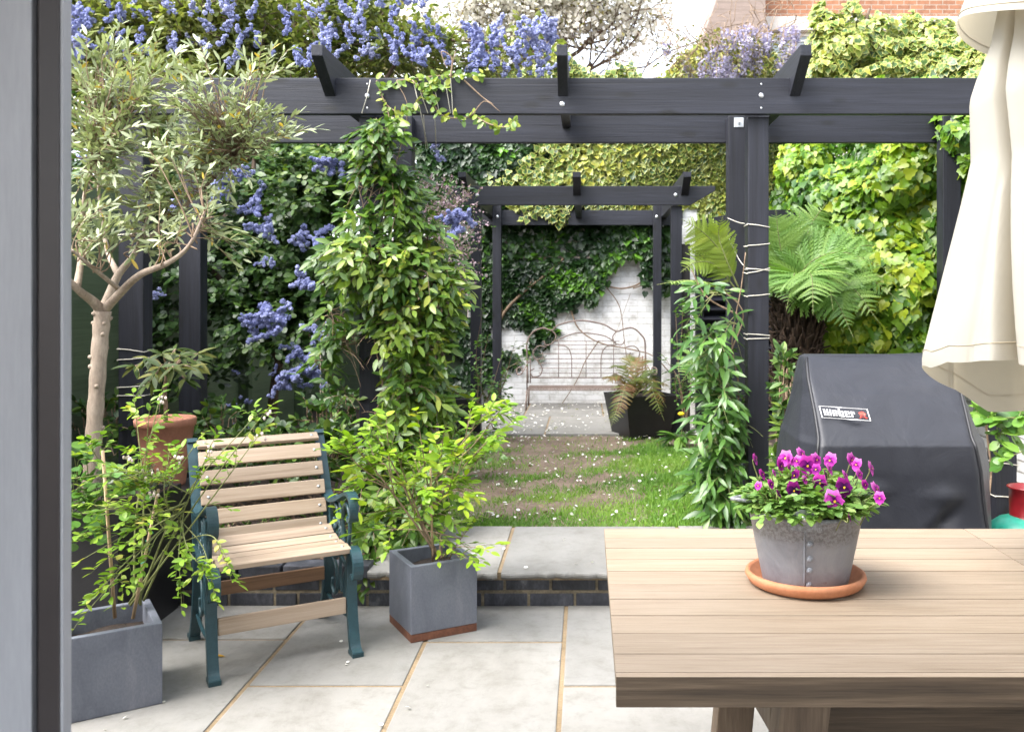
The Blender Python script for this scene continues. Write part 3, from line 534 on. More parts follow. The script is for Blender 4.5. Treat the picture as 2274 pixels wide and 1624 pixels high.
# ------------------------------------------------------------------ table
TX0, TY0, TZ = .060, 1.80, .76
tb = thing('garden_table', 'large weathered teak plank table in the right foreground', 'table', (1.2, 2.38, 0))
rr = np.random.default_rng(31)
mb = MB()
for k in range(10):
    gp = .0028 if k in (2,4,6,8) else .0013
    y0, y1 = TY0+.1163*k, TY0+.1163*(k+1)
    if k == 0: y0 += .021
    for x0, x1 in ((TX0+(.028 if False else 0), 1.2215), (1.2245, 2.40)): mb.box(x0, x1, y0+gp, y1-gp, TZ-.024, TZ-rr.uniform(0,.0012), rnd=rr.random())
mb.build('tabletop', M_table, tb, bevel=.0016)
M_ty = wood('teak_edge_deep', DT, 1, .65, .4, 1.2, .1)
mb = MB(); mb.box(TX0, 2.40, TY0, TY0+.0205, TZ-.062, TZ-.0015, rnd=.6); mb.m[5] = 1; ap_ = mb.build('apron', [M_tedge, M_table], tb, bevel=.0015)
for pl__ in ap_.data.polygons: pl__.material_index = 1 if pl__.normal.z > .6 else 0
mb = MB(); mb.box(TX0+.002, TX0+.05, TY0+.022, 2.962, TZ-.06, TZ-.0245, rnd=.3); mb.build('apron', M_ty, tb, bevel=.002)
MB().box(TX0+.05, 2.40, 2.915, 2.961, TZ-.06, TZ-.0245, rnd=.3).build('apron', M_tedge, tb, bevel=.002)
def leg(a, b, w, h, name='leg', m=M_tleg): MB().beam(a, b, w, h, up=(0,1,0), rnd=rr.random()).build(name, m, tb, bevel=.004)
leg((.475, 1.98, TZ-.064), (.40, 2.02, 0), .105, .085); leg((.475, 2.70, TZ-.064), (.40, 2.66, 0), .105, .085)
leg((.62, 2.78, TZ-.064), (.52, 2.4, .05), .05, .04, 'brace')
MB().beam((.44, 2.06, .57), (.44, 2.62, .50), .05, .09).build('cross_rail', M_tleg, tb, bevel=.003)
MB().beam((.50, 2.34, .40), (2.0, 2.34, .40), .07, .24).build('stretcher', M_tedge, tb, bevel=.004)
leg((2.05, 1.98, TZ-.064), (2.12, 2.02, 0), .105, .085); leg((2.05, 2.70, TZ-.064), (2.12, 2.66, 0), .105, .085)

# bucket and saucer
BX, BY = (1787-U0)/F*2.39, 2.39
MB_ = MB().lathe([(0,.006),(.10,.006),(.122,.010),(.140,.030),(.147,.036),(.153,.032),(.155,.024),(.146,.008),(.132,0),(0,0)], (BX,BY,TZ), 64)
so = MB_.build('saucer', M_terra); tag(so, 'orange terracotta saucer under the zinc bucket on the table', 'saucer')
def zinc():
    m, nd, lk, bs = newmat('weathered_zinc'); v = coords(nd, lk, (1,1,1)); a = noise(nd, lk, v, 9, 8, .7, .6); b = noise(nd, lk, v, 120, 4, .75)
    sp = nd.new('ShaderNodeSeparateXYZ'); tc = nd.new('ShaderNodeTexCoord'); lk.new(tc.outputs['Object'], sp.inputs[0])
    r = ramp(nd, [(.25, (.16,.172,.20)), (.5, (.235,.25,.28)), (.75, (.31,.325,.35))]); lk.new(a, r.inputs[0])
    wv = nd.new('ShaderNodeMath'); wv.operation = 'MULTIPLY_ADD'; lk.new(a, wv.inputs[0]); wv.inputs[1].default_value = .06; lk.new(sp.outputs[2], wv.inputs[2])
    top = ramp(nd, [(.155, (0,0,0)), (.175, (1,1,1))]); lk.new(wv.outputs[0], top.inputs[0])      # dark grimy band round the top
    pit = ramp(nd, [(.40, (.5,.48,.44)), (.58, (.92,.90,.87))]); lk.new(b, pit.inputs[0]); c1 = mixc(nd, lk, 1., r.outputs[0], pit.outputs[0], 'MULTIPLY')
    c = mixc(nd, lk, top.outputs[0], r.outputs[0], c1)
    ru = noise(nd, lk, v, 24, 6, .7); rr_ = ramp(nd, [(.66, (0,0,0)), (.74, (1,1,1))]); lk.new(ru, rr_.inputs[0]); c = mixc(nd, lk, rr_.outputs[0], c, (.14,.075,.06,1))
    lo = ramp(nd, [(.05, (1,1,1)), (.10, (0,0,0))]); lk.new(wv.outputs[0], lo.inputs[0]); c = mixc(nd, lk, lo.outputs[0], c, mixc(nd, lk, .55, c, (.15,.12,.13,1)))
    lk.new(c, bs.inputs['Base Color']); bs.inputs['Roughness'].default_value = .5
    ad = nd.new('ShaderNodeMath'); ad.operation = 'MULTIPLY_ADD'; lk.new(b, ad.inputs[0]); ad.inputs[1].default_value = .5; lk.new(a, ad.inputs[2]); bump(nd, lk, bs, ad.outputs[0], .3, .004); return m
M_zinc = zinc()
bk = thing('zinc_bucket', 'weathered grey zinc bucket planted with violas on the table', 'bucket', (BX, BY, TZ+.0))
MB().lathe([(0,.010),(.106,.010),(.110,.012),(.111,.018),(.1445,.186),(.148,.188),(.1505,.193),(.148,.199),(.143,.200),(.140,.194),(.112,.03),(0,.03)], (BX,BY,TZ), 72).build('body', M_zinc, bk)
MB().lathe([(0,.004),(.08,.002),(.137,0)], (BX,BY,TZ+.172), 30).build('soil', M_mulch, bk)
aF = math.radians(-104)                                # front seam and lug face the camera
def onb(ang, z, off=0): r = .111+(z-.018)/.168*.0335+off; return np.array([BX+r*math.cos(ang), BY+r*math.sin(ang), TZ+z])
mb = MB(); mb.tube([onb(aF, z, .0005) for z in np.linspace(.014, .184, 8)], .0028, 6); mb.build('seam', M_zinc, bk)
for z in (.030, .068, .098, .136): MB().ball(onb(aF+.10, z, .001), .0082, 10, (1,.7,1)).build('rivet', M_zinc, bk)
for aa in (aF, aF+math.pi):
    mb = MB(); n = 18; o_ = []
    for t in np.linspace(-1, 1, n): o_.append((t*.30, .176+.052*max(0, (1-abs(t)**2.2))))
    vs = [onb(aa+t, .176 if i < 0 else z, .010) for i, (t, z) in enumerate(o_)]+[onb(aa+t, .170, .006) for t, z in o_]
    vs2 = [onb(aa+t, z, .0065) for t, z in o_]+[onb(aa+t, .170, .003) for t, z in o_]
    fs = [(i, i+1, n+i+1, n+i) for i in range(n-1)]; mb.add(vs+vs2, fs+[(2*n+a_, 2*n+b_, 2*n+c_, 2*n+d_) for d_, c_, b_, a_ in fs]+[(i, i+1, 2*n+i+1, 2*n+i) for i in range(n-1)])
    lug = mb.build('handle_lug', M_zinc, bk); MB().ball(onb(aa, .206, .011), .0095, 10).build('rivet', M_galv, lug)
hl = [onb(aF, .205, .002)]+[np.array([BX+.138*math.cos(t), BY+.138*math.sin(t), TZ+.196-.004*math.sin((aF-t)*1)]) for t in np.linspace(aF-.25, aF-math.pi+.25, 20)]+[onb(aF+math.pi, .205, .002)]
mb = MB().tube(hl, .0048, 8); hdl = mb.build('bail_handle', M_zinc, bk)
lc = P(1646, 1106, 2.37); mb = MB(); mb.tube([lc+np.array([.025*math.cos(t), .022*math.sin(t), .0018*math.sin(2*t)]) for t in np.linspace(0, 2*math.pi, 24)], .0052, 8, cap=False); mb.tube([lc+np.array([.022,0,0]), lc+np.array([.04,.0,-.012]), lc+np.array([.045,.0,-.022])], .006, 8); mb.build('grip_loop', M_zinc, hdl)

# ------------------------------------------------------------------ folded parasol
def canvas():
    m, nd, lk, bs = newmat('cream_canvas'); v = coords(nd, lk, (1,1,1)); a = noise(nd, lk, v, 5, 4); w = noise(nd, lk, v, 420, 2)
    r = ramp(nd, [(.3, (.43,.415,.37)), (.7, (.475,.46,.41))]); lk.new(a, r.inputs[0]); lk.new(r.outputs[0], bs.inputs['Base Color']); bs.inputs['Roughness'].default_value = .9; bs.inputs['Specular IOR Level'].default_value = .15
    bump(nd, lk, bs, w, .12, .002); t = nd.new('ShaderNodeBsdfTranslucent'); t.inputs[0].default_value = (.52,.455,.33,1); mx = nd.new('ShaderNodeMixShader'); mx.inputs[0].default_value = .38
    lk.new(bs.outputs[0], mx.inputs[1]); lk.new(t.outputs[0], mx.inputs[2]); lk.new(mx.outputs[0], nd['Material Output'].inputs[0]); return m
M_canvas = canvas(); M_stitch = plain('beige_stitching', (.45,.38,.27), .9)
UX, UY = 1.235, 2.42
um = thing('parasol', 'closed cream canvas parasol hanging at the right edge of the picture', 'parasol', (UX, UY, 0))
MB().lathe([(0,0),(.02,0),(.02,2.75),(0,2.75)], (UX,UY,0), 16).build('pole', M_tleg, um)
Zs = [2.62, 2.45, 2.30, 2.185, 2.095, 2.035, 1.87, 1.63, 1.344]; Rs = [.03, .09, .13, .15, .185, .203, .20, .255, .318]
NT, NZ = 240, 60
def cr_(th, z):
    r = np.interp(z, Zs[::-1], Rs[::-1]); k = np.clip((2.5-z)/.6, 0, 1); w = np.clip((2.3-z)/.9, 0, 1)
    f = 1-.12*k+.13*k*np.abs(np.cos(2.5*(th-2.86+.06*np.sin(3*z))))**.6*1.15 - .02
    f = f-.42*np.clip(k, .3, 1)*np.exp(-((np.angle(np.exp(1j*(th+2.38+.54*(z-1.35))))/.065)**2))-.22*np.exp(-((np.angle(np.exp(1j*(th+1.0)))/.1)**2))-.2*np.exp(-((np.angle(np.exp(1j*(th-1.2)))/.12)**2))
    return r*f+.004*w*np.sin(9*th+6*z)
def hem(th, x):
    f = np.clip((np.sin(th)+.18)/.25, 0, 1); return 1.345-f*(.02+.155*np.clip((x-(UX-.33))/.30, 0, 1))+.006*np.sin(7*th)
def cloth(name, zt, hemf, off, rf, parent, nt=NT, nzz=NZ):
    vs = []; fs = []
    for j in range(nt):
        th = 2*math.pi*j/nt-math.pi; r0 = rf(th, 1.36); zb = hemf(th, UX+r0*math.cos(th))
        for i in range(nzz):
            z = zt+(zb-zt)*i/(nzz-1); r = rf(th, max(z, 1.34)) if rf is cr_ else rf(th, z); r += off
            vs.append((UX+r*math.cos(th), UY+r*math.sin(th), z))
    for j in range(nt):
        k = (j+1) % nt
        for i in range(nzz-1): fs.append((j*nzz+i, k*nzz+i, k*nzz+i+1, j*nzz+i+1))
    mb = MB().add(vs, fs, smooth=True); return mb.build(name, M_canvas, parent, recalc=False), vs
cn, cv = cloth('canopy', 2.62, hem, 0, cr_, um)
cvA = np.array(cv).reshape(NT, NZ, 3)
mb = MB(); ring = np.array([cvA[j, NZ-3] for j in range(NT)]+[cvA[0, NZ-3]]); cen = np.array([UX, UY, 0]); mb.tube(ring+nrm((ring-cen)*[1,1,0])*.001, .0012, 4, cap=False); mb.build('stitching', M_stitch, cn)
def vent(th, z): k = np.clip((2.62-z)/.4, 0, 1); return (.05+.195*k**.75)*(1+.05*np.cos(3*(th+2.2))*k)
vt, vv = cloth('vent_flap', 2.66, lambda th, x: 2.205+.035*np.cos(th-2.9)+.02*np.cos(2*th+1), .012, vent, um, 120, 24)
vvA = np.array(vv).reshape(120, 24, 3); ring = np.array([vvA[j, 22] for j in range(120)]+[vvA[0, 22]]); mb = MB().tube(ring+nrm((ring-cen)*[1,1,0])*.0012, .0012, 4, cap=False); mb.build('stitching', M_stitch, vt)

# ------------------------------------------------------------------ covered barbecue
def vinyl():
    m, nd, lk, bs = newmat('black_vinyl_cover'); v = coords(nd, lk, (1,1,1)); a = noise(nd, lk, v, 5, 6, .6, .5); w = noise(nd, lk, v, 300, 2); d = noise(nd, lk, v, 1.8, 4)
    r = ramp(nd, [(.3, (.011,.012,.0165)), (.7, (.019,.0205,.027))]); lk.new(a, r.inputs[0]); lk.new(r.outputs[0], bs.inputs['Base Color'])
    rr2 = ramp(nd, [(.3, (.42,.42,.42)), (.7, (.55,.55,.55))]); lk.new(d, rr2.inputs[0]); lk.new(rr2.outputs[0], bs.inputs['Roughness']); bs.inputs['Specular IOR Level'].default_value = .42
    ad = nd.new('ShaderNodeMath'); ad.operation = 'MULTIPLY_ADD'; lk.new(w, ad.inputs[0]); ad.inputs[1].default_value = .05; lk.new(a, ad.inputs[2]); bump(nd, lk, bs, ad.outputs[0], .35, .02); return m
M_vinyl = vinyl(); M_piping = plain('black_piping', (.008,.008,.01), .5); M_logo = plain('white_logo_print', (.62,.62,.62), .6); M_logor = plain('red_logo_print', (.55,.06,.04), .6)
gr = thing('covered_barbecue', 'large barbecue under a black vinyl cover behind the table', 'barbecue', (1.32, 4.1, 0))
rings = [(0.02, .955, 1.63, 3.72, 4.44, .915, 1.705, 3.86, 4.36), (.45, .95, 1.63, 3.70, 4.44, .908, 1.715, 3.85, 4.36), (.80, .955, 1.60, 3.73, 4.43, .905, 1.72, 3.88, 4.33), (.90, .967, 1.582, 3.745, 4.42, .91, 1.712, 3.91, 4.3), (.925, .974, 1.578, 3.765, 4.42, .918, 1.70, 3.94, 4.3),
         (1.02, .98, 1.60, 3.86, 4.39, .94, 1.68, 4.0, 4.28), (1.12, .985, 1.62, 3.97, 4.36, .965, 1.668, 4.07, 4.26), (1.20, .99, 1.635, 4.06, 4.32, .98, 1.655, 4.13, 4.24), (1.235, .995, 1.64, 4.11, 4.29, .988, 1.65, 4.16, 4.23), (1.247, 1.01, 1.63, 4.15, 4.25, 1.0, 1.64, 4.18, 4.22)]
def ringpts(rg, n=160):
    z, a, b, y0, y1, sa, sb, q0, q1 = rg; p = np.array([(a,y0),(b,y0),(sb,q0),(sb,q1),(b,y1),(a,y1),(sa,q1),(sa,q0),(a,y0)]); L = [60,18,12,14,24,14,12,18]; o = []
    for i in range(8): o += [p[i]+(p[i+1]-p[i])*t for t in np.linspace(0, 1, L[i], endpoint=False)]
    return np.array(o)
zz_ = [r[0] for r in rings]; rp = [ringpts(r) for r in rings]; zs = np.concatenate([np.linspace(.02,.86,44), np.linspace(.87,.95,14), np.linspace(.96,1.247,26)]); vs = []; n = len(rp[0])
for z in zs:
    i = min(max(np.searchsorted(zz_, z)-1, 0), len(zz_)-2); t = (z-zz_[i])/(zz_[i+1]-zz_[i]); ringq = rp[i]*(1-t)+rp[i+1]*t
    for _ in range(2): ringq = .25*np.roll(ringq, 1, 0)+.5*ringq+.25*np.roll(ringq, -1, 0)
    c = ringq.mean(0); dn = ringq-c; dn /= np.linalg.norm(dn, axis=1, keepdims=True); q3 = np.hstack([ringq, np.full((n,1), z)])
    lowf = np.clip((.93-z)/.5, 0, 1)
    d = .016*lowf*nz(q3*[1,1,.35], 8, 41)+.009*lowf*nz(q3*[1,1,.8], 17, 43)+.0035*nz(q3, 12, 47)+.004*(1-lowf)*nz(q3*[.4,1,1], 9, 44)
    rg1 = (1-np.abs(nz(q3*[1,1,.45]+[0,0,.2], 6.5, 71)))**3; rg2 = (1-np.abs(nz(q3, 13, 73)))**4; d = d+lowf*(.018*rg1+.008*rg2)+.0035*(1-lowf)*(1-np.abs(nz(q3*[.6,1,1], 7, 75)))**5
    d = d-.028*np.exp(-(((q3[:,0]-1.47)/.05)**2+((z-.60-.6*(q3[:,0]-1.47))/.035)**2))+.018*np.exp(-(((q3[:,0]-1.18)/.06)**2+((z-.72)/.03)**2))+.022*np.exp(-(((q3[:,0]-1.46)/.07)**2+((z-.70)/.03)**2))-.02*np.exp(-(((q3[:,0]-1.25)/.09)**2+((z-.40-.5*(q3[:,0]-1.25))/.03)**2))
    for k in range(n): vs.append((ringq[k,0]+dn[k,0]*d[k], ringq[k,1]+dn[k,1]*d[k], z+(.006*math.sin(ringq[k,0]*9) if z > 1.1 else 0)))
fs = [(i*n+j, i*n+(j+1) % n, (i+1)*n+(j+1) % n, (i+1)*n+j) for i in range(len(zs)-1) for j in range(n)]+[tuple((len(zs)-1)*n+j for j in range(n))]
gv = np.array(vs); cov = MB().add(vs, fs, smooth=True).build('cover', M_vinyl, gr, recalc=False)
def front(x, z):                                       # the cover's front face at x, z
    m = gv[(np.abs(gv[:,0]-x) < .02) & (np.abs(gv[:,2]-z) < .03) & (gv[:,1] < 4.16)]
    return m[:,1].min() if len(m) else np.interp(z, [.925, 1.235], [3.765, 4.11])
for xs_, sg in ((lambda z: np.interp(z, zz_, [r[1] for r in rings])-.004, -1), (lambda z: np.interp(z, zz_, [r[2] for r in rings])+.004, 1)):
    jj = [0] if sg < 0 else [60]
    pts = [gv[i*n+(jj[0]-2 if sg < 0 else jj[0]+2) % n]+np.array([sg*.002, -.003, 0]) for i in range(0, len(zs), 2)]
    MB().tube(pts, .0075, 6).build('piping', M_piping, cov)
# printed logo: frame, five letters and a small red kettle, lying on the sloping front
def logo():
    y0, z0, y1, z1 = 3.79, .945, 4.06, 1.20; sl = np.array([0, (y1-y0), (z1-z0)]); sl /= np.linalg.norm(sl); nrm_ = np.array([0, -sl[2], sl[1]])
    A = P(1840, 899, 3.86); A[1] = 3.86; Wd, Hd = .201, .0655
    def put(poly, mb, off=.004):
        vs = []
        for px_, py_ in poly:
            w = np.array([.985+px_*Wd, 0, 1.008-.012*px_+py_*Hd*sl[2]]); yy = front(w[0], w[2]); vs.append((w[0], yy-.0045-off*.2, w[2]))
        mb.add(vs, [tuple(range(len(vs)))])
    wm = MB(); t = .018; th = t*Wd/Hd
    for q in ([(0,0),(1,0),(1,th),(0,th)], [(0,1-th),(1,1-th),(1,1),(0,1)], [(0,th),(t,th),(t,1-th),(0,1-th)], [(1-t,th),(1,th),(1,1-th),(1-t,1-th)]):
        (xa,ya),(xb,_),_,(_,yb) = q; k = 8 if xb-xa > .5 else 1
        for i in range(k): put([(xa+(xb-xa)*i/k,ya),(xa+(xb-xa)*(i+1)/k,ya),(xa+(xb-xa)*(i+1)/k,yb),(xa+(xb-xa)*i/k,yb)], wm)
    B, T, S = .22, .70, .034
    def bar(x0, x1, y0, y1): put([(x0,y0),(x1,y0),(x1,y1),(x0,y1)], wm)
    def letter_e(x, w): bar(x, x+S, B, T); bar(x+S, x+w, B, B+.09); bar(x+S, x+w, T-.09, T); bar(x+w-S, x+w, .50, T-.09); bar(x+S, x+w, .43, .50)
    x = .07; bar(x, x+S, B, T+.04); bar(x-.012, x, T-.02, T+.04); bar(x+S, x+.062, B, B+.09); bar(x+.062, x+.062+S, B, T+.04); bar(x+.096, x+.124, B, B+.09); bar(x+.124, x+.124+S, B, T+.04)
    letter_e(.255, .10); x = .378; bar(x, x+S, B, T+.16); bar(x+S, x+.10, B, B+.09); bar(x+S, x+.10, T-.09, T); bar(x+.10-S, x+.10, B+.09, T-.09); letter_e(.50, .10); x = .622; bar(x, x+S, B, T); bar(x+S, x+.085, T-.10, T); bar(x+.085-.024, x+.085, T-.2, T-.10)
    wm.build('logo_print', M_logo, cov, recalc=False); rm = MB(); cx_, cy_ = .86, .55
    put([(cx_+.072*math.cos(a), cy_+.16*math.sin(a)) for a in np.linspace(0, 2*math.pi, 18, endpoint=False)], rm); put([(cx_-.02,cy_+.15),(cx_+.02,cy_+.15),(cx_+.02,cy_+.21),(cx_-.02,cy_+.21)], rm)
    put([(cx_-.045,cy_-.13),(cx_-.030,cy_-.13),(cx_-.045,.17),(cx_-.06,.17)], rm); put([(cx_+.030,cy_-.13),(cx_+.045,cy_-.13),(cx_+.065,.17),(cx_+.05,.17)], rm); put([(cx_-.05,.26),(cx_+.06,.26),(cx_+.06,.30),(cx_-.05,.30)], rm)
    put([(cx_+.045,.24),(cx_+.07,.30),(cx_+.10,.24),(cx_+.07,.17)], rm); put([(cx_-.08,.17),(cx_-.05,.17),(cx_-.05,.24),(cx_-.08,.24)], rm); rm.build('logo_print', M_logor, cov, recalc=False)
logo()

# gas cylinder
gc = thing('gas_cylinder', 'green gas cylinder with a dark red valve guard behind the table on the right', 'gas cylinder', (2.0, 4.05, 0))
M_ggreen = plain('green_enamel', (.02,.27,.19), .35); M_gred = plain('red_enamel', (.20,.010,.014), .35)
MB().lathe([(0,0),(.14,0),(.155,.03),(.155,.42),(.15,.46),(.13,.50),(.09,.532),(.05,.545),(0,.55)], (1.925,4.05,0), 40).build('body', M_ggreen, gc)
MB().lathe([(.098,.528),(.075,.542),(.072,.545),(.075,.66),(.083,.668),(.083,.674),(.07,.672),(.066,.55)], (1.955,4.05,0), 30).build('valve_guard', M_gred, gc)

# wrought iron bench
M_rustiron = surf('rusted_wrought_iron', [(.3, (.12,.085,.068)), (.7, (.26,.20,.17))], nsc=20, rough=.8, bmp=.3)
be = thing('iron_bench', 'arched wrought iron bench with scrolls against the white wall', 'bench', (0, 11.2, ZL))
YB = 11.35
def q3(*uv, Y=YB): return [P(u, v, Y) for u, v in uv]
fr = MB(); t_ = lambda pts, r=.009, n=30: fr.tube(curve(pts, n), r, 6)
t_(q3((1172,850),(1170,790),(1170,760),(1183,737),(1205,728),(1225,733),(1238,722),(1270,713),(1300,712),(1340,720),(1368,735),(1385,730),(1405,728),(1425,745),(1432,765),(1433,850)), .012, 70)
t_(q3((1225,733),(1234,745),(1228,760),(1213,766),(1207,756)), .009); t_(q3((1368,735),(1360,748),(1366,762),(1381,764),(1387,754)), .009)
t_(q3((1232,757),(1270,741),(1300,739),(1340,745),(1367,760)), .009)
for s, f_ in ((1, lambda u: u), (-1, lambda u: 2603-u)):
    t_(q3((f_(1213),770),(f_(1195),768),(f_(1183),782),(f_(1190),797),(f_(1205),793),(f_(1204),782)), .008); t_(q3((f_(1190),797),(f_(1203),815),(f_(1199),832),(f_(1183),836),(f_(1177),824),(f_(1186),818)), .008); t_(q3((f_(1236),765),(f_(1258),770),(f_(1268),790),(f_(1269),836)), .007)
    fr.tube(q3((f_(1177),850),(f_(1177),790)), .008, 6)
for v in (757, 765, 775, 785, 796, 806, 817, 828): a = 1196 if v > 780 else 1228; fr.tube(q3((a, v), (2603-a, v)), .005, 5)
fr.tube(q3((1178,838),(1428,838)), .008, 6)
for u in (1240, 1301, 1362): fr.tube(q3((u, 838), (u, 757)), .005, 5)
fr.build('back', M_rustiron, be)
mb = MB(); zst = H-(863-V0)/F*11.05
for y in np.linspace(10.92, 11.34, 7): mb.box((1173-U0)/F*11.2, (1432-U0)/F*11.2, y, y+.02, zst+.01, zst+.016)
mb.box((1172-U0)/F*11.2, (1433-U0)/F*11.2, 10.90, 10.912, zst-.006, zst+.008); mb.build('seat', M_rustiron, be)
for x in ((1173-U0)/F*11.2, (1432-U0)/F*11.2):
    for y, yb in ((10.93, 10.84), (11.33, 11.36)): MB().tube([(x, y, zst), (x-.01, yb, ZL+.01)], .012, 6).build('leg', M_rustiron, be)
    sg = -1 if x < 0 else 1; mb = MB(); mb.tube(curve([(x, 11.35, zst+.30), (x, 11.15, zst+.31), (x+sg*.02, 10.93, zst+.27), (x+sg*.06, 10.86, zst+.20), (x+sg*.11, 10.9, zst+.19), (x+sg*.12, 10.93, zst+.25), (x+sg*.07, 10.94, zst+.27), (x+sg*.06, 10.93, zst+.22)], 30), .009, 6); mb.tube([(x, 10.93, zst+.27), (x, 10.93, zst)], .009, 6); mb.build('arm', M_rustiron, be)
# trellis on the wall
M_tre = wood('silvered_trellis', [(0, (.20,.165,.13)), (1, (.34,.29,.25))], 0, .8, .2)
tr = MB(); YT = 11.6
for k in range(11):
    u = 1075+k*40; a, b = P(u-18, 573, YT), P(u+20, 503, YT); tr.beam(a, b, .022, .012, up=(0,1,0), rnd=R.random())
for v in (537, 571): tr.beam(P(1065, v, YT-.014), P(1475, v, YT-.014), .022, .012, up=(0,1,0), rnd=R.random())
tag(tr.build('trellis', M_tre), 'silvered wooden lattice trellis fixed high on the white wall under the small pergola', 'trellis')
# ------------------------------------------------------------------ PLANTS
up = np.array([0,0,1.])
L_jas = leafmat('jasmine_leaf', [(0, (.022,.062,.010)), (.35, (.055,.125,.016)), (.65, (.12,.205,.024)), (.85, (.21,.29,.035)), (1, (.32,.34,.045))], rough=.36, tr=.3)
L_rig = leafmat('climber_leaf', [(0, (0.030,0.085,0.015)), (.5, (0.065,0.150,0.028)), (.85, (0.103,0.210,0.037)), (1, (0.172,0.250,0.031))], rough=.32, tr=.25)
L_olive = leafmat('olive_leaf', [(0, (.17,.22,.085)), (.4, (.30,.35,.18)), (.7, (.41,.46,.28)), (.88, (.50,.53,.38)), (.94, (.34,.34,.06)), (1, (.46,.33,.05))], rough=.5, tr=.22, trtint=(1,1,.6))
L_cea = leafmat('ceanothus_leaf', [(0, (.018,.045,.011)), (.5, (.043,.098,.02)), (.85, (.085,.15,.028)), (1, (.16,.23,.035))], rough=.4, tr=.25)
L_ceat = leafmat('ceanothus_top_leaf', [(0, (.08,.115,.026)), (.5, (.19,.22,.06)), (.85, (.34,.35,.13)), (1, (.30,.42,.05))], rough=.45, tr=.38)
F_cea = leafmat('ceanothus_flower', [(0, (.12,.14,.34)), (.4, (.20,.225,.44)), (.75, (.31,.335,.55)), (1, (.48,.50,.68))], rough=.8, tr=.2, spec=.1, trtint=(.9,.9,1))
L_ivyv = leafmat('variegated_ivy_leaf', [(0, (.022,.065,.016)), (.35, (.06,.125,.026)), (.65, (.13,.20,.03)), (.85, (.26,.30,.04)), (1, (.36,.34,.04))], edge=(.34,.35,.09,1), edge_from=.74, rough=.4, tr=.25)
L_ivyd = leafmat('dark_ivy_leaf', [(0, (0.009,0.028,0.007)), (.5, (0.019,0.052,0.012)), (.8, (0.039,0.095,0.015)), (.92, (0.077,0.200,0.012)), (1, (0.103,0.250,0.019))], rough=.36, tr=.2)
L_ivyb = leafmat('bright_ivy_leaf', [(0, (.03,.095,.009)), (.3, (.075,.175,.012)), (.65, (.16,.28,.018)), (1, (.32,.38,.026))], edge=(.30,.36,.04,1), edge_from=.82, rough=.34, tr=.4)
L_blue = leafmat('blueberry_leaf', [(0, (0.112,0.230,0.019)), (.5, (0.224,0.380,0.025)), (.85, (0.344,0.470,0.037)), (1, (0.480,0.420,0.080))], rough=.4, tr=.4)
L_left = leafmat('pale_blueberry_leaf', [(0, (0.103,0.220,0.022)), (.5, (0.224,0.370,0.037)), (.8, (0.344,0.450,0.068)), (1, (0.480,0.330,0.130))], rough=.4, tr=.4)
L_fern = leafmat('fern_frond', [(0, (0.060,0.160,0.025)), (.6, (0.138,0.270,0.053)), (1, (0.267,0.400,0.093))], rough=.42, tr=.4)
L_fernd = leafmat('browning_fern_frond', [(0, (0.052,0.100,0.015)), (.5, (0.120,0.150,0.025)), (.8, (0.200,0.130,0.040)), (1, (0.180,0.080,0.030))], rough=.5, tr=.3)
L_fernb = leafmat('young_fern_frond', [(0, (0.120,0.190,0.015)), (.6, (0.206,0.290,0.028)), (1, (0.284,0.340,0.037))], rough=.42, tr=.4)
L_viola = leafmat('viola_leaf', [(0, (.07,.16,.03)), (.5, (.17,.31,.065)), (1, (.34,.46,.14))], rough=.4, tr=.35)
L_bgd = leafmat('background_leaf', [(0, (0.069,0.090,0.015)), (.5, (0.190,0.180,0.060)), (1, (0.360,0.310,0.130))], rough=.5, tr=.35)
L_bloss = leafmat('white_blossom', [(0, (.60,.58,.50)), (.7, (.76,.74,.69)), (1, (.80,.79,.76))], rough=.8, tr=.5, spec=.1, trtint=(1,1,.95))
L_wist = leafmat('wisteria_flower', [(0, (0.260,0.240,0.380)), (.6, (0.380,0.355,0.470)), (1, (0.520,0.490,0.560))], rough=.8, tr=.3, spec=.1, trtint=(1,.95,1))
L_pink = leafmat('heath_flower', [(0, (0.300,0.200,0.240)), (1, (0.500,0.380,0.420))], rough=.8, tr=.2, spec=.1)
L_grass = leafmat('grass_blade', [(0, (0.060,0.150,0.012)), (.5, (0.129,0.280,0.025)), (1, (0.241,0.380,0.056))], rough=.5, tr=.35)
L_white = leafmat('fallen_petal', [(0, (.62,.60,.57)), (1, (.74,.73,.72))], rough=.8, tr=.2, spec=.1)
L_rose = leafmat('rose_leaf', [(0, (0.043,0.120,0.019)), (.5, (0.086,0.200,0.031)), (1, (0.155,0.280,0.043))], rough=.38, tr=.3)

def limb(mb, a, b, r0, r1, wob=.05, n=8, seg=8, sag=0):
    a, b = np.asarray(a, float), np.asarray(b, float); L = np.linalg.norm(b-a); p = [a+(b-a)*t+R.normal(size=3)*wob*L*math.sin(math.pi*t)*.6-up*sag*math.sin(math.pi*t) for t in np.linspace(0, 1, n)]
    mb.tube(curve(p, n*2), np.linspace(r0, r1, len(curve(p, n*2))), seg); return p

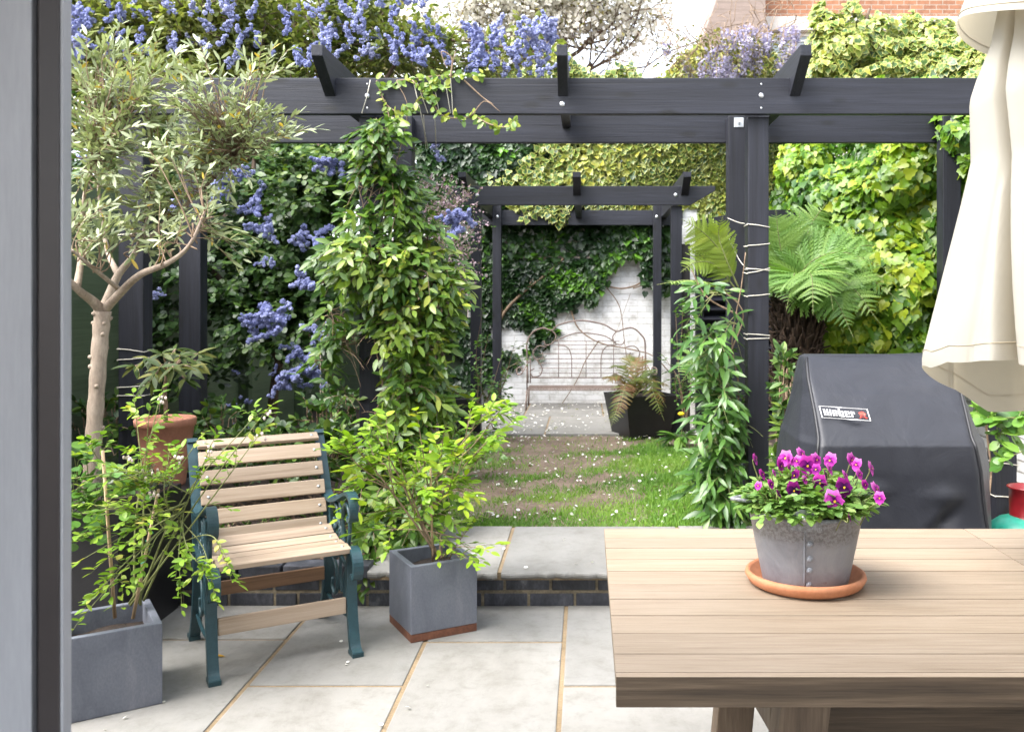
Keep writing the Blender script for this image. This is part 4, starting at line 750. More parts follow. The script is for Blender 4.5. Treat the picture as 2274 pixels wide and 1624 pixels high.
# olive tree
ol = thing('olive_tree', 'grey leaved olive tree with a pale bare trunk in the tall black planter', 'tree', P(205, 1075, 4.15)*[1,1,0]+np.array([0,0,.56]))
tk = MB(); YO = 4.15
tp_ = curve([P(203,1095,YO), P(207,990,YO), P(214,880,YO), P(222,760,YO), P(228,690,YO)], 26); rad = np.interp(np.linspace(0,1,len(tp_)), [0,.2,.6,1], [.043,.036,.034,.036]); tk.tube(tp_, rad*(1+.06*np.sin(np.arange(len(tp_))*1.9)), 14)
br = [[(228,692),(205,668,4.1),(170,640,4.0),(140,600,3.95),(120,520,3.9)], [(228,692),(243,655,4.2),(262,610,4.25),(300,560,4.3),(330,480,4.35),(345,380,4.35)], [(230,690),(262,655,4.1),(310,610,4.0),(370,585,3.95),(420,545,3.9),(455,470,3.9)], [(170,640,4.0),(178,590,4.1),(182,520,4.2),(190,420,4.2),(230,300,4.2)], [(262,610,4.25),(240,560,4.4),(225,480,4.45),(215,380,4.45)], [(300,560,4.3),(360,500,4.35),(440,430,4.35),(540,330,4.3)], [(262,640,4.15),(200,590,3.9),(160,555,3.8)]]
bre = []
for i, b in enumerate(br):
    p = curve([P(q[0], q[1], q[2] if len(q) > 2 else YO) for q in b], 24); r0 = [.027,.026,.022,.017,.015,.013,.011][i]; tk.tube(p, np.linspace(r0, .005, len(p)), 9); bre += list(p[8:])
for k in range(15): p = tp_[R.integers(6, len(tp_))]; a = R.uniform(0, 6.3); d = np.array([math.cos(a), math.sin(a), .3]); tk.tube([p+d*.02, p+d*.036, p+d*R.uniform(.040,.046)], [.016,.010,.006], 7)
ot = tk.build('trunk', M_bark, ol)
BO = [(400,130,4.2,90,50,.2,.5),(230,120,4.2,60,60,.15,.4),(230,200,4.2,80,70,.22,1),(330,170,4.2,70,60,.22,.8),(430,230,4.2,110,90,.25),(230,330,4.15,85,110,.3),(350,330,4.15,110,90,.3),(470,330,4.15,90,80,.2,.8),(560,220,4.2,40,90,.12,.9),(590,130,4.2,30,40,.1,.7),(640,290,4.2,30,30,.08,.8),(560,300,4.2,70,35,.12,.8),(380,460,4.1,110,60,.22,.8),(250,480,4.1,100,70,.25,.7),(470,530,3.95,50,30,.1,.8),(200,560,3.95,50,40,.1,.5),(260,90,4.2,60,50,.1,.5)]
BO = [(b_[0], b_[1]-(12 if b_[1] < 260 else 0), b_[2], b_[3]*1.15, b_[4]*1.15, b_[5]*1.1)+tuple(b_[6:]) for b_ in BO]; p, N = blobs(BO, 430, .1); bre = np.array(bre); lines = []; base = []
for q in p:
    d2 = np.linalg.norm(bre-q, axis=1); j = np.argsort(d2)[R.integers(0, 4)]; base.append(bre[j])
base = np.array(base); dv = p-base; L = np.linalg.norm(dv, axis=1); st = p-nrm(dv)*np.minimum(L, .16)[:,None]
lp, ln, ld, li, line = twigs(st, nrm(dv)*.8+R.normal(size=dv.shape)*.35+up*.25, R.uniform(.14,.27,len(st)), 12, .75, .2)
rn = np.clip(.15+.6*R.random(len(lp))+.0*li, 0, .9); rn[R.random(len(lp)) < .025] = 1
leaves('foliage', L_olive, T_olive, lp, ln, ld, R.uniform(.04,.068,len(lp)), ol, rn)
mb = MB()
for i in range(len(p)):
    m_ = (base[i]+st[i])/2+R.normal(size=3)*.02; mb.tube(np.vstack([curve([base[i], m_, st[i]], 6), line[i][::3]]), np.linspace(.0042, .0012, 6+1+len(line[i][::3])) if False else np.linspace(.0042,.0012,len(curve([base[i],m_,st[i]],6))+len(line[i][::3])), 4, cap=False)
mb.build('twigs', M_twig, ol, recalc=False)

# ceanothus
ce = thing('ceanothus_shrub', 'big ceanothus shrub covered in blue flower clusters behind the left half of the pergola', 'shrub', (-2.5, 7.4, ZL))
BC1 = [(560,480,7.2,110,90,.5),(680,430,7.2,90,80,.5),(480,420,6.9,80,70,.4),(620,600,7.3,120,90,.5),(700,660,7.2,70,90,.4),(600,720,7.0,90,70,.4,.7),(670,790,7.0,60,60,.4,.7),(500,600,7.2,60,90,.4,.7),(380,650,7.2,60,60,.3,.6),(450,830,7.0,60,70,.3,.2),(340,780,6.8,50,60,.3,.25),(760,360,7.2,70,60,.4),(880,370,7.6,60,60,.3,.8),(600,370,7.4,120,50,.4),(300,420,7.2,110,90,.4,.8),(230,600,7.0,60,90,.3,.35),(980,420,7.4,50,40,.3,.7),(960,560,7.5,60,60,.3,.8)]
p, N = blobs(BC1, 4600, .35, (5,-.45)); lp, ln, ld, li, line = twigs(p, N*.7+R.normal(size=p.shape)*.6, .16, 6, .8, .25)
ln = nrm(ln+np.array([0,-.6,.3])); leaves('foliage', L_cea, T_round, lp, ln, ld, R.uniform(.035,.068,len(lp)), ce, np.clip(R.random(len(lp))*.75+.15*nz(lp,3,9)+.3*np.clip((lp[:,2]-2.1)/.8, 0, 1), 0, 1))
BC2 = [(200,60,7.4,90,100,.5),(330,80,7.6,110,90,.5),(460,70,7.6,110,90,.5),(590,60,7.8,110,90,.5),(700,80,7.8,100,90,.5),(810,80,7.8,100,80,.5,.9),(910,110,7.6,90,60,.4,.7),(1010,130,7.6,80,45,.3,.6),(1100,130,7.6,70,40,.3,.55),(1180,100,7.6,45,35,.2,.35),(330,200,7.4,120,60,.4,.7),(560,180,7.5,120,50,.4,.8),(380,0,7.8,200,60,.5,.7),(700,0,7.9,150,50,.5,.6)]
p, N = blobs(BC2, 4200, .3, (5,-.8)); lp, ln, ld, li, line = twigs(p, N*.6+up*.4+R.normal(size=p.shape)*.6, .17, 6, .8, .15)
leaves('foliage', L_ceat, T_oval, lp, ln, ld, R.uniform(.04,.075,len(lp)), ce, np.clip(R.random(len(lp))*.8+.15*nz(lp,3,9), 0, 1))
twig_mesh('twigs', line[::3], M_dbark, ce, .005, p[::3])
mb = MB()
for pts, r in (([(600,975,7.4),(605,900,7.4),(620,800,7.4),(660,700,7.4),(640,560,7.4),(560,420,7.4),(480,300,7.5),(420,150,7.6)], .045), ([(620,800,7.4),(560,700,7.3),(480,610,7.3),(380,520,7.3),(300,400,7.4),(260,200,7.4)], .03), ([(640,560,7.4),(700,430,7.4),(760,330,7.5),(830,220,7.6),(900,120,7.6),(1000,90,7.6),(1150,110,7.6)], .028), ([(660,700,7.4),(690,760,7.2),(670,820,7.1)], .018), ([(560,420,7.4),(620,390,7.4),(700,370,7.4)], .02), ([(690,430,7.4),(720,250,7.6),(730,100,7.7),(735,-20,7.8)], .022), ([(560,420,7.4),(575,200,7.6),(590,20,7.7)], .02)):
    q = curve([P(*a) for a in pts], 30); mb.tube(q, np.linspace(r, r*.35, len(q)), 8)
mb.build('trunk', M_dbark, ce)
def cluster_mesh(seed, n=300):                        # a panicle: lumps of tiny florets
    r = np.random.default_rng(seed); c = []; lumps = [(np.array([r.normal()*.25*(1-t*.7), r.normal()*.25*(1-t*.7), t*1.5]), .26*(1.15-.5*t)) for t in np.linspace(0, 1, 7)]
    for a in range(n): k = lumps[r.integers(len(lumps))]; d = nrm(r.normal(size=3)); c.append((k[0]+d*k[1]*r.uniform(.6, 1.0), d))
    p = np.array([x[0] for x in c]); d = np.array([x[1] for x in c]); return p, d
FT = (np.array([(-.5,-.5,0),(.5,-.5,0),(.5,.5,0),(-.5,.5,0),(0,0,.5)]), [(0,1,4),(1,2,4),(2,3,4),(3,0,4)], np.zeros(5))
protos = []
for k in range(7):
    p, d = cluster_mesh(50+k); o = leaves('flower_cluster', F_cea, FT, p, d, R.normal(size=p.shape), R.uniform(.12,.20,len(p)), ce, np.clip(.25+.45*d[:,2]*0+.12*k/3+R.random(len(p))*.45, 0, 1), smooth=False, local=True); protos.append(o)
fl = []
def grp(n, u0, u1, v0, v1, Y, dY, s=(.05,.075)):
    for _ in range(n): fl.append((R.uniform(u0,u1), R.uniform(v0,v1), Y+R.uniform(-dY,dY), R.uniform(*s)))
grp(17,470,580,385,465,6.75,.1); grp(6,575,610,480,530,6.75,.1); grp(7,662,748,495,545,6.75,.1); grp(7,725,785,350,400,6.8,.1); grp(4,945,972,325,355,6.6,.05,(.04,.055)); grp(14,990,1042,468,518,6.2,.06,(.05,.07))
grp(20,537,640,662,742,6.55,.08); grp(16,642,712,750,860,6.55,.08); grp(3,620,650,845,862,6.55,.05); grp(4,668,700,615,645,6.6,.05); grp(3,420,440,770,785,6.6,.05,(.03,.045)); grp(4,585,610,570,590,6.6,.05,(.035,.05)); grp(3,340,360,640,665,6.6,.05,(.03,.05)); grp(3,370,410,440,470,6.7,.1); grp(5,700,740,700,760,6.5,.1); grp(5,170,330,340,420,6.9,.3); grp(4,500,560,870,960,6.8,.1,(.035,.05)); grp(3,500,620,800,830,6.7,.1,(.03,.05))
nb = len(fl)
grp(16,160,240,20,170,6.95,.2,(.06,.09)); grp(16,240,420,0,150,7.1,.3,(.05,.075)); grp(20,420,640,-10,110,7.1,.3,(.055,.08)); grp(24,640,830,-10,160,7.2,.3,(.06,.085)); grp(24,770,940,-10,160,7.2,.3,(.06,.085)); grp(18,880,1060,60,165,7.2,.2,(.06,.085)); grp(18,1050,1150,55,165,7.2,.2,(.06,.085)); grp(20,1140,1235,55,140,7.2,.15,(.06,.09)); grp(8,1140,1260,140,170,7.2,.15,(.05,.07)); grp(12,250,700,90,200,7.0,.3,(.05,.07))
order = sorted(range(len(fl)), key=lambda i: -fl[i][3]/fl[i][2]*(1 if i >= nb else 1.5)); used = 0; rest = MB()
restp, restd, rests = [], [], []
for rank, i in enumerate(order):
    u, v, Y, s = fl[i]; c = P(u, v, Y); d = nrm(np.array([R.normal()*.6, -.5+R.normal()*.3, .75 if i >= nb else R.normal()*.4-.1]))
    q = Vector(d).to_track_quat('Z', 'Y').to_matrix().to_4x4() @ Matrix.Rotation(R.uniform(0, 6.3), 4, 'Z')
    if rank < 98:
        o = protos[rank] if rank < 7 else protos[rank % 7].copy()
        if rank >= 7: C.collection.objects.link(o)
        o.parent = ce; o.matrix_local = Matrix.Translation([float(x) for x in c-ORG[ce.name]]) @ q @ Matrix.Scale(s*1.15, 4)
    else:
        p_, d_ = cluster_mesh(50+rank % 7, 200); M3 = np.array(q.to_3x3()); restp.append(c+(p_*s*1.1)@M3.T); restd.append(d_@M3.T); rests.append(np.full(len(p_), s*.18))
rp_ = np.vstack(restp); o = leaves('flower_clusters', F_cea, FT, rp_, np.vstack(restd), R.normal(size=rp_.shape), np.concatenate(rests), ce, np.clip(.4+R.random(len(rp_))*.5+.15*nz(rp_,4,3), 0, 1), smooth=False); o['kind'] = 'stuff'

# evergreen jasmine on the left post
ja = thing('climbing_jasmine', 'dense glossy leaved climber covering the left middle post of the large pergola', 'climber', (-1.3, 5.4, ZL))
BJ = [(835,330,5.38,38,70,.14,1),(860,270,5.36,40,25,.1,.8),(800,480,5.4,50,50,.2,.8),(890,450,5.45,45,60,.2,.8),(950,530,5.5,45,60,.2,.9),(875,400,5.42,42,60,.16,1.3),(800,400,5.44,28,50,.12,1),(845,300,5.37,42,45,.14,1.2),(755,560,5.4,42,75,.2,.8),(820,570,5.3,90,80,.22),(900,600,5.35,90,90,.25),(985,620,5.45,45,80,.2),(745,690,5.4,40,60,.2,.8),(890,720,5.35,80,80,.25),(950,760,5.4,45,80,.2),(770,760,5.42,42,60,.18),(720,800,5.45,30,60,.15,.7),(900,850,5.35,70,70,.25),(960,880,5.4,40,60,.2),(765,900,5.45,40,60,.2),(880,960,5.35,80,60,.25),(800,1010,5.25,70,70,.2),(740,1050,5.2,40,60,.15,.7),(860,1080,5.15,80,80,.25),(960,1040,5.2,50,60,.2),(830,1180,4.95,60,60,.2),(930,1160,5.0,60,60,.2),(830,1240,4.62,28,25,.06,.5)]
p, N = blobs(BJ, 1400, .4, (6,-.75)); lp, ln, ld, li, line = twigs(p-N*.06, N*.9+np.array([0,-.25,-.25])+R.normal(size=p.shape)*.45, .15, 6, .85, .5)
kk = R.random(len(p))[li]*.55+R.random(len(lp))*.4; kk += .12*nz(lp, 4, 12); ln = nrm(ln+np.array([0,-.55,.25]))
pm = (lp[:,0] > -1.42) & (lp[:,0] < -1.17) & (lp[:,1] < 5.46) & (((lp[:,2] > P(0,450,5.4)[2]) & (lp[:,2] < P(0,410,5.4)[2])) | ((lp[:,2] > P(0,955,5.4)[2]) & (lp[:,2] < P(0,735,5.4)[2])))
k_ = ~pm; leaves('foliage', L_jas, T_lance, lp[k_], ln[k_], ld[k_], R.uniform(.055,.095,k_.sum()), ja, kk[k_])
twig_mesh('shoots', line[::2], M_twig, ja, .0022, (p-N*.12)[::2])
mb = MB()
for pts in ([(815,960,5.36),(850,860,5.36),(830,740,5.37),(860,620,5.36),(815,480,5.37),(845,360,5.37),(835,262,5.37)], [(840,1180,5.1),(880,1000,5.36),(860,860,5.38),(890,700,5.38),(850,540,5.36),(870,400,5.36),(905,250,5.36),(880,180,5.36)], [(836,180,5.37),(860,235,5.37),(905,250,5.36),(940,205,5.37),(965,172,5.38)], [(915,178,5.37),(960,230,5.36),(985,258,5.36),(1040,260,5.35),(1075,225,5.36),(1110,248,5.35)], [(1030,178,5.37),(1070,215,5.37),(1095,232,5.36)], [(1050,255,5.36),(1085,275,5.35),(1125,282,5.34),(1143,268,5.34)], [(1000,172,5.36),(1003,130,5.35),(980,115,5.35),(990,150,5.36)], [(880,180,5.4),(960,170,5.38),(1070,165,5.38)], [(1003,150,5.36),(1010,115,5.34)]):
    q = curve([P(*a) for a in pts], 28); mb.tube(q, np.linspace(.0055, .002, len(q)), 6)
mb.build('vine_stem', M_twig, ja)
q = np.vstack([curve([P(*a) for a in pts], 22) for pts in ([(836,180,5.36),(860,235,5.36),(905,250,5.35),(940,205,5.36),(965,172,5.37)], [(915,178,5.36),(955,225,5.35),(985,258,5.35),(1040,260,5.34)], [(1050,255,5.36),(1085,275,5.35),(1125,282,5.34),(1143,268,5.34)], [(850,190,5.38),(960,168,5.37),(1070,165,5.37)], [(960,225,5.35),(955,190,5.36),(990,195,5.35)], [(905,240,5.36),(880,262,5.35),(860,290,5.35)])])
q = np.repeat(q, 2, 0); leaves('beam_leaves', L_jas, T_oval, q+R.normal(size=q.shape)*.006, R.normal(size=q.shape)*.5+np.array([0,-1,.3]), R.normal(size=q.shape)+np.array([0,0,-.3]), R.uniform(.03,.055,len(q)), ja, R.uniform(.45,1,len(q)))
mb = MB()
for pts in ([(822,178),(815,212),(803,252)], [(917,178),(935,255),(950,330)], [(925,180),(950,252)], [(1000,174),(1003,212),(1005,255)], [(988,178),(1000,252)], [(962,178),(975,252)], [(965,255),(968,328)], [(940,255),(945,330)]): mb.tube([P(u, v, 5.385 if v < 256 else 5.9) for u, v in pts], .0025, 5)
mb.build('training_string', M_twine, ja)

# right climber
rc = thing('evergreen_climber', 'upright climber with long drooping leaves on the left side of the right middle post', 'climber', (.85, 5.5, ZL))
BR = [(1620,590,5.5,45,40,.15,.9),(1590,650,5.5,55,50,.18),(1625,720,5.5,40,60,.15),(1580,760,5.5,45,60,.18),(1600,860,5.48,50,70,.18),(1630,920,5.5,30,70,.13),(1585,960,5.45,40,60,.16),(1600,1050,5.45,45,60,.16),(1570,1080,5.42,30,40,.1,.7),(1610,1130,5.42,40,40,.14),(1640,1090,5.5,20,60,.1)]
p, N = blobs(BR, 330, .3, (6,-.8)); lp, ln, ld, li, line = twigs(p-N*.05, N*.7+np.array([0,-.3,0])+R.normal(size=p.shape)*.4, .16, 6, .9, .45); ln = nrm(ln+np.array([0,-.5,.3]))
sz = R.uniform(.08,.135,len(lp)); tip = lp+nrm(ld)*sz[:,None]; uu = lambda q: q[:,0]/q[:,1]*F+U0
k_ = ((uu(lp) < 1652) & (uu(tip) < 1668)) | ((lp[:,1] > 5.64) & (uu(tip) > 1500)); leaves('foliage', L_rig, T_long, lp[k_], ln[k_], ld[k_], sz[k_], rc, (R.random(len(lp))*.75+.2*R.random(len(p))[li])[k_]); twig_mesh('shoots', line, M_gstem, rc, .0025, p-N*.1)
mb = MB()
for pts in ([(1620,1165,5.48),(1600,1000,5.5),(1640,880,5.5),(1625,760,5.52),(1645,640,5.5),(1655,560,5.45)], [(1630,1165,5.5),(1640,1000,5.5),(1610,830,5.5),(1650,700,5.5),(1600,640,5.5)], [(1640,700,5.5),(1570,660,5.5),(1535,600,5.5)]): q = curve([P(*a) for a in pts], 24); mb.tube(q, np.linspace(.008,.003,len(q)), 6)
mb.build('vine_stem', M_twig, rc)
r2 = thing('small_shrub', 'low glossy leaved shrub squeezed between the right post and the covered barbecue', 'shrub', (1.2, 5.2, ZL))
p, N = blobs([(1738,830,5.2,32,35,.12),(1745,900,5.2,28,60,.12),(1735,1000,5.2,22,80,.1),(1737,1090,5.2,20,70,.1)], 150, .2); lp, ln, ld, li, line = twigs(p, N+up*.4+R.normal(size=p.shape)*.4, .12, 7, .9, .2); k_ = (uu(lp) > 1722) & (uu(lp+nrm(ld)*.08) > 1708); leaves('foliage', L_cea, T_lance, lp[k_], ln[k_], ld[k_], R.uniform(.06,.1,k_.sum()), r2, R.uniform(.2,1,k_.sum())); k2 = uu(line[:,-1]) > 1716; line = line[k2]; p = p[k2]; twig_mesh('stems', line, M_twig, r2, .003, p*[1,1,.8]+[0,0,.03])
r3 = thing('leafy_vine', 'bright leafy vine hanging over the gas cylinder at the right edge below the parasol', 'vine', (2.4, 5.0, 1.0))
p, N = blobs([(2225,945,4.9,40,18,.1,1),(2255,930,4.9,25,25,.1),(2195,945,4.95,12,15,.05,.6),(2270,985,4.8,12,30,.06,.7),(2200,880,5.3,22,40,.1,.6)], 34, .1); lp, ln, ld, li, line = twigs(p, N+R.normal(size=p.shape)*.5, .12, 5, .9, .3); leaves('foliage', L_rose, T_round, lp, nrm(ln+np.array([0,-.5,.3])), ld, R.uniform(.05,.10,len(lp)), r3, R.random(len(lp))); twig_mesh('stems', line, M_gstem, r3, .003, p)
q = curve([P(2185,1165,5.3), P(2200,1050,5.35), P(2190,930,5.3), P(2230,900,5.0), P(2290,930,4.9)], 20); MB().tube(q, .006, 6).build('vine_stem', M_twig, r3)

# ivy on walls ------------------------------------------------------
def wall_ivy(n, uv0, uv1, Y, bulge, f, keep, seed, tilt=.5):
    u = R.uniform(uv0[0], uv1[0], n); v = R.uniform(uv0[1], uv1[1], n); m = keep(u, v); u, v = u[m], v[m]
    b = bulge*(.5+.5*nz(np.stack([u, v, 0*u], 1)/100, f, seed)).clip(-.4, 1.6)*R.random(len(u))**.4+.02; Yv = Y-b
    p = np.stack([(u-U0)/F*Yv, Yv, H-(v-V0)/F*Yv], 1); k = len(p)
    N = np.array([0,-1,.45])+R.normal(size=(k,3))*tilt; D = np.array([0,-.35,-1])+R.normal(size=(k,3))*.55; return p, N, D, u, v
iv = thing('variegated_ivy', 'variegated ivy with cream edged leaves covering the top of the far wall', 'ivy', (.3, 11.6, 2.6))
def topedge(u): return 150-20*np.sin(u/60)+18*np.sin(u/23+1)-np.clip((u-1450)/200, 0, 1)*40
kp = lambda u, v: (v > topedge(u)+R.normal(size=len(u))*6) & (v < 478+12*np.sin(u/31)+14*np.sin(u/13)) & ((u > 1190+60*np.sin(v/40)+R.normal(size=len(u))*45) | (v < 200))
p, N, D, u, v = wall_ivy(24000, (960,90), (1830,500), 11.62, .5, 1.1, kp, 5); cl = nz(np.stack([u, v, 0*u], 1)/100, 3.5, 21)
leaves('foliage', L_ivyv, T_ivy, p, N, D, R.uniform(.055,.10,len(p)), iv, np.clip(.45+.35*cl+R.normal(size=len(p))*.25, 0, 1))
di = thing('dark_ivy', 'dark green ivy with a slanting lower edge on the white wall behind the iron bench', 'ivy', (-.6, 11.6, 1.5))
def kd(u, v):
    j = R.normal(size=len(u))*9; a = (v > 300) & (v < 480) & (u > 930) & (u < 1330+j*4); edge = np.interp(u, [930,1000,1067,1139,1180,1215,1246,1256,1276,1321,1350,1362,1375,1440,1470], [900,880,850,809,788,761,723,703,682,655,618,580,562,565,640]); b = (v >= 478) & (v < edge+j+10*np.sin(u/9)) & (u > 940); b |= (u > 1425) & (u < 1480) & (v > 478) & (v < 615+j*2);  c = nz(np.stack([u, v, 0*u], 1)/100, 6, 8); return (a | b) & ((v < 660) | (c > -.55)) & ~((v > 500) & (v < 578) & (u < 1330) & (R.random(len(u)) < .72))
p, N, D, u, v = wall_ivy(22000, (930,300), (1490,900), 11.64, .2, 1.6, kd, 6, .4); cl = nz(np.stack([u, v, 0*u], 1)/100, 5, 22)
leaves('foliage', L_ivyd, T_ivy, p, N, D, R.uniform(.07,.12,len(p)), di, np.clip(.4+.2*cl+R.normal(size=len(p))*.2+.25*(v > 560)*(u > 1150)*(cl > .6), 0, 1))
mb = MB()
for pts, r in (([(1100,760),(1115,700),(1160,650),(1210,610),(1255,570)], .03), ([(1113,700),(1108,640),(1100,560)], .03), ([(1100,605),(1145,598)], .012), ([(1170,640),(1200,590),(1215,560)], .012), ([(1268,690),(1285,730),(1330,760),(1400,775),(1450,790),(1490,830)], .014), ([(1420,540),(1440,590),(1425,625),(1385,640),(1345,635)], .02), ([(1465,560),(1450,620),(1405,640)], .018), ([(1340,630),(1375,680),(1385,750),(1392,800)], .009), ([(1330,755),(1300,800),(1280,845),(1235,915)], .010), ([(1085,900),(1160,915),(1240,922),(1330,920)], .03), ([(1090,892),(1150,905),(1210,915)], .02), ([(1345,575),(1300,630),(1250,720)], .004), ([(1400,650),(1360,760)], .004)):
    q = curve([P(a, b, 11.58) for a, b in pts], 24); mb.tube(q, np.linspace(r*.7, r*.5, len(q)), 7)
tag(mb.build('climber_stem', M_twig), 'bare woody climber stems looping over the white wall around the iron bench', 'vine')
# bright ivy on the right side wall
ib = thing('bright_ivy', 'bright yellow green ivy bulging off the right side wall above the barbecue', 'ivy', (2.8, 8, 1))
n = 21000; y = R.uniform(5.6, 11.6, n); z = R.uniform(1.1, 3.95, n); y0_, z0_ = y, z; zb = 1.15+.35*np.sin(y*1.7)+np.clip((y-9)*.3, 0, .8); m = (z > zb) & (z < 1.42+.244*y+.08*np.sin(y*5)); y, z = y[m], z[m]; q = np.stack([0*y, y, z], 1)
b = .2+.34*(.5+.5*nz(q, 1.9, 31)).clip(0, 1.5)+.16*nz(q, 5, 33); b *= .55+.45*R.random(len(y))**.5; b *= np.clip((y-5.4)/1.6, .18, 1); p1 = np.stack([2.86-b.clip(.03), y, z], 1); N1 = np.array([-1,-.5,.5])+R.normal(size=p1.shape)*.5; D1 = np.array([-.4,-.1,-1])+R.normal(size=p1.shape)*.6
BI = [(1900,430,7.6,130,80,.5),(1960,520,7.2,110,100,.45),(1850,500,8.2,80,90,.4),(1890,660,6.9,90,100,.35),(1990,650,6.7,80,120,.35),(1850,730,6.8,60,50,.25),(1930,740,6.7,80,45,.25),(2000,400,7.0,90,100,.4),(1780,370,9,60,60,.35),(2080,540,6.8,45,150,.18),(2130,300,5.9,35,25,.1,.7),(2020,760,6.6,60,50,.2)]
p2, N2 = blobs(BI, 13000, .75, (4.5,-.5)); N2 = N2*.8+np.array([-.2,-.6,.5])+R.normal(size=p2.shape)*.4; D2 = np.array([-.1,-.3,-1])+R.normal(size=p2.shape)*.55
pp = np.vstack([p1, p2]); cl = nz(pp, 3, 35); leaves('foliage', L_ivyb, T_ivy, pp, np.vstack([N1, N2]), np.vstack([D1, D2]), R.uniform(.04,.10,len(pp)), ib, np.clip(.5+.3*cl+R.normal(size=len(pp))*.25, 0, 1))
mb = MB()
for k in range(14):
    a = P(R.uniform(1790,2060), R.uniform(500,740), 7.4); limb(mb, a, a+np.array([.25+R.normal()*.1, .4, R.uniform(.5,1.2)]), .012, .006, .1)
mb.build('stems', M_dbark, ib)
it = thing('ivy_bush', 'tall cream and green ivy bush topping the right hand wall beside the brick house', 'ivy', (3, 9.5, 3.3))
BT = [(1870,120,9.4,75,55,.5),(1835,75,9.4,35,45,.3,.7),(1935,85,9.6,50,45,.4,.8),(1960,135,9.4,80,50,.5),(2050,140,9.2,80,50,.5),(2065,85,9.4,50,40,.4,.8),(2130,105,9.0,50,45,.4),(2120,160,8.8,80,40,.4),(1990,75,9.6,25,40,.3,.5),(1888,45,9.6,22,42,.2,.6),(2020,60,9.5,22,35,.2,.5),(1815,30,9.5,14,25,.15,.5),(2190,150,8.4,50,70,.3),(1990,170,9.2,150,40,.5),(1840,165,9.4,60,30,.4),(2170,220,8.4,60,80,.3)]
p, N = blobs(BT, 13000, .7, (3.5,-.7)); xr = (p[:,0]-2)/2; leaves('foliage', L_ivyv, T_ivy, p, N*.8+np.array([0,-.4,.5])+R.normal(size=p.shape)*.4, np.array([0,-.3,-1])+R.normal(size=p.shape)*.6, R.uniform(.055,.095,len(p)), it, np.clip(.62+.2*nz(p,2.5,36)-.12*xr+R.normal(size=len(p))*.2, 0, 1))
mb = MB()
for u, v in ((1870,40),(1930,20),(2050,40),(2130,60),(1990,100)): limb(mb, P(u, 260, 9.4), P(u, v, 9.4), .04, .015, .08)
mb.build('stems', M_dbark, it)

# ferns --------------------------------------------------------------
def frond(pts, npin, plen, mat, width=lambda t: math.sin(math.pi*min(1, .12+t*.95))**.8, pin=9, rnd0=.5, spread=62, curl=.35, facing=None):
    c = curve(pts, 30); s = np.linspace(0, 1, len(c)); T = nrm(np.gradient(c, axis=0)); Pp, Nn, Dd, Ss, Rr = [], [], [], [], []; rach = c
    sd0 = np.cross(T[0], up); sd0 = sd0/max(np.linalg.norm(sd0), 1e-6)
    step = np.linalg.norm(np.diff(c, axis=0), axis=1).sum()*.85/npin
    for k in range(npin):
        t = .14+.85*k/npin; i = t*(len(c)-1); i0 = int(i); pt = c[i0]+(c[min(i0+1, len(c)-1)]-c[i0])*(i-i0); tt = T[i0]; sd = np.cross(tt, up); sd = sd if np.linalg.norm(sd) > .2 else sd0
        if facing is not None: sd = np.cross(tt, facing)
        sd = sd/np.linalg.norm(sd); nn = np.cross(sd, tt); L = plen*width(t)
        for sg in (-1, 1):
            d = sd*sg*math.sin(math.radians(spread))+tt*math.cos(math.radians(spread))
            Pp.append(pt); Dd.append(d+R.normal(size=3)*.05); Nn.append(nn+R.normal(size=3)*.12); Ss.append(max(L, .012)); Rr.append(rnd0+R.normal()*.1+.1*t)
    return np.array(Pp), np.array(Nn), np.array(Dd), np.array(Ss), np.array(Rr), rach
def pin_t(w=.2, teeth=9, droop=.22):                 # one pinna: a narrow strip cut into fine leaflets on both sides
    vs = []; fs = []
    for j in range(teeth):
        t0, t1 = j/teeth, (j+1)/teeth; h = w*(1-.75*(t0**1.6)); z = lambda t: -droop*t*t; b = len(vs); k = .55
        vs += [(0, t0, z(t0)), (0, t1, z(t1)), (h, t0+.06+k*(t1-t0), z(t0)-.03), (h*.96, t0+.06+(k+.5)*(t1-t0), z(t1)-.03), (-h, t0+.06+k*(t1-t0), z(t0)-.03), (-h*.96, t0+.06+(k+.5)*(t1-t0), z(t1)-.03)]
        fs += [(b, b+2, b+3, b+1), (b, b+1, b+5, b+4)]
    return np.array(vs), fs, np.zeros(len(vs))
T_pin = pin_t(.13)
def fern(th, mat, fronds, stem=M_gstem, r=.006):
    for f in fronds:
        a = frond(**f, mat=mat); o = leaves('frond', mat, T_pin, a[0], a[1], a[2], a[3], th, a[4], smooth=False)
        MB().tube(a[5], np.linspace(r, r*.25, len(a[5])), 5).build('stalk', stem, o)
tf = thing('tree_fern', 'tree fern with a shaggy brown trunk and spreading green fronds behind the barbecue', 'tree fern', P(1765, 900, 6.6))
cT = P(1768, 665, 6.6); tkm = MB(); tkm.lathe([(.14,-.95),(.15,-.5),(.145,-.2),(.12,0),(.05,.05)], cT, 20)
for k in range(620):
    a = R.uniform(0, 6.3); z = R.uniform(-.85, -.02); r = .125+.03*R.random(); b = cT+np.array([r*math.cos(a), r*math.sin(a), z]); tkm.tube([b, b+np.array([.03*math.cos(a), .03*math.sin(a), .07]), b+np.array([.055*math.cos(a)+R.normal()*.02, .055*math.sin(a)+R.normal()*.02, .13*R.uniform(.4,1.15)])], [.010,.009,.006], 5)
tkm.build('trunk', surf('shaggy_fern_trunk', [(.3, (.02,.012,.008)), (.7, (.075,.045,.027))], nsc=30, rough=.95, bmp=.6), tf)
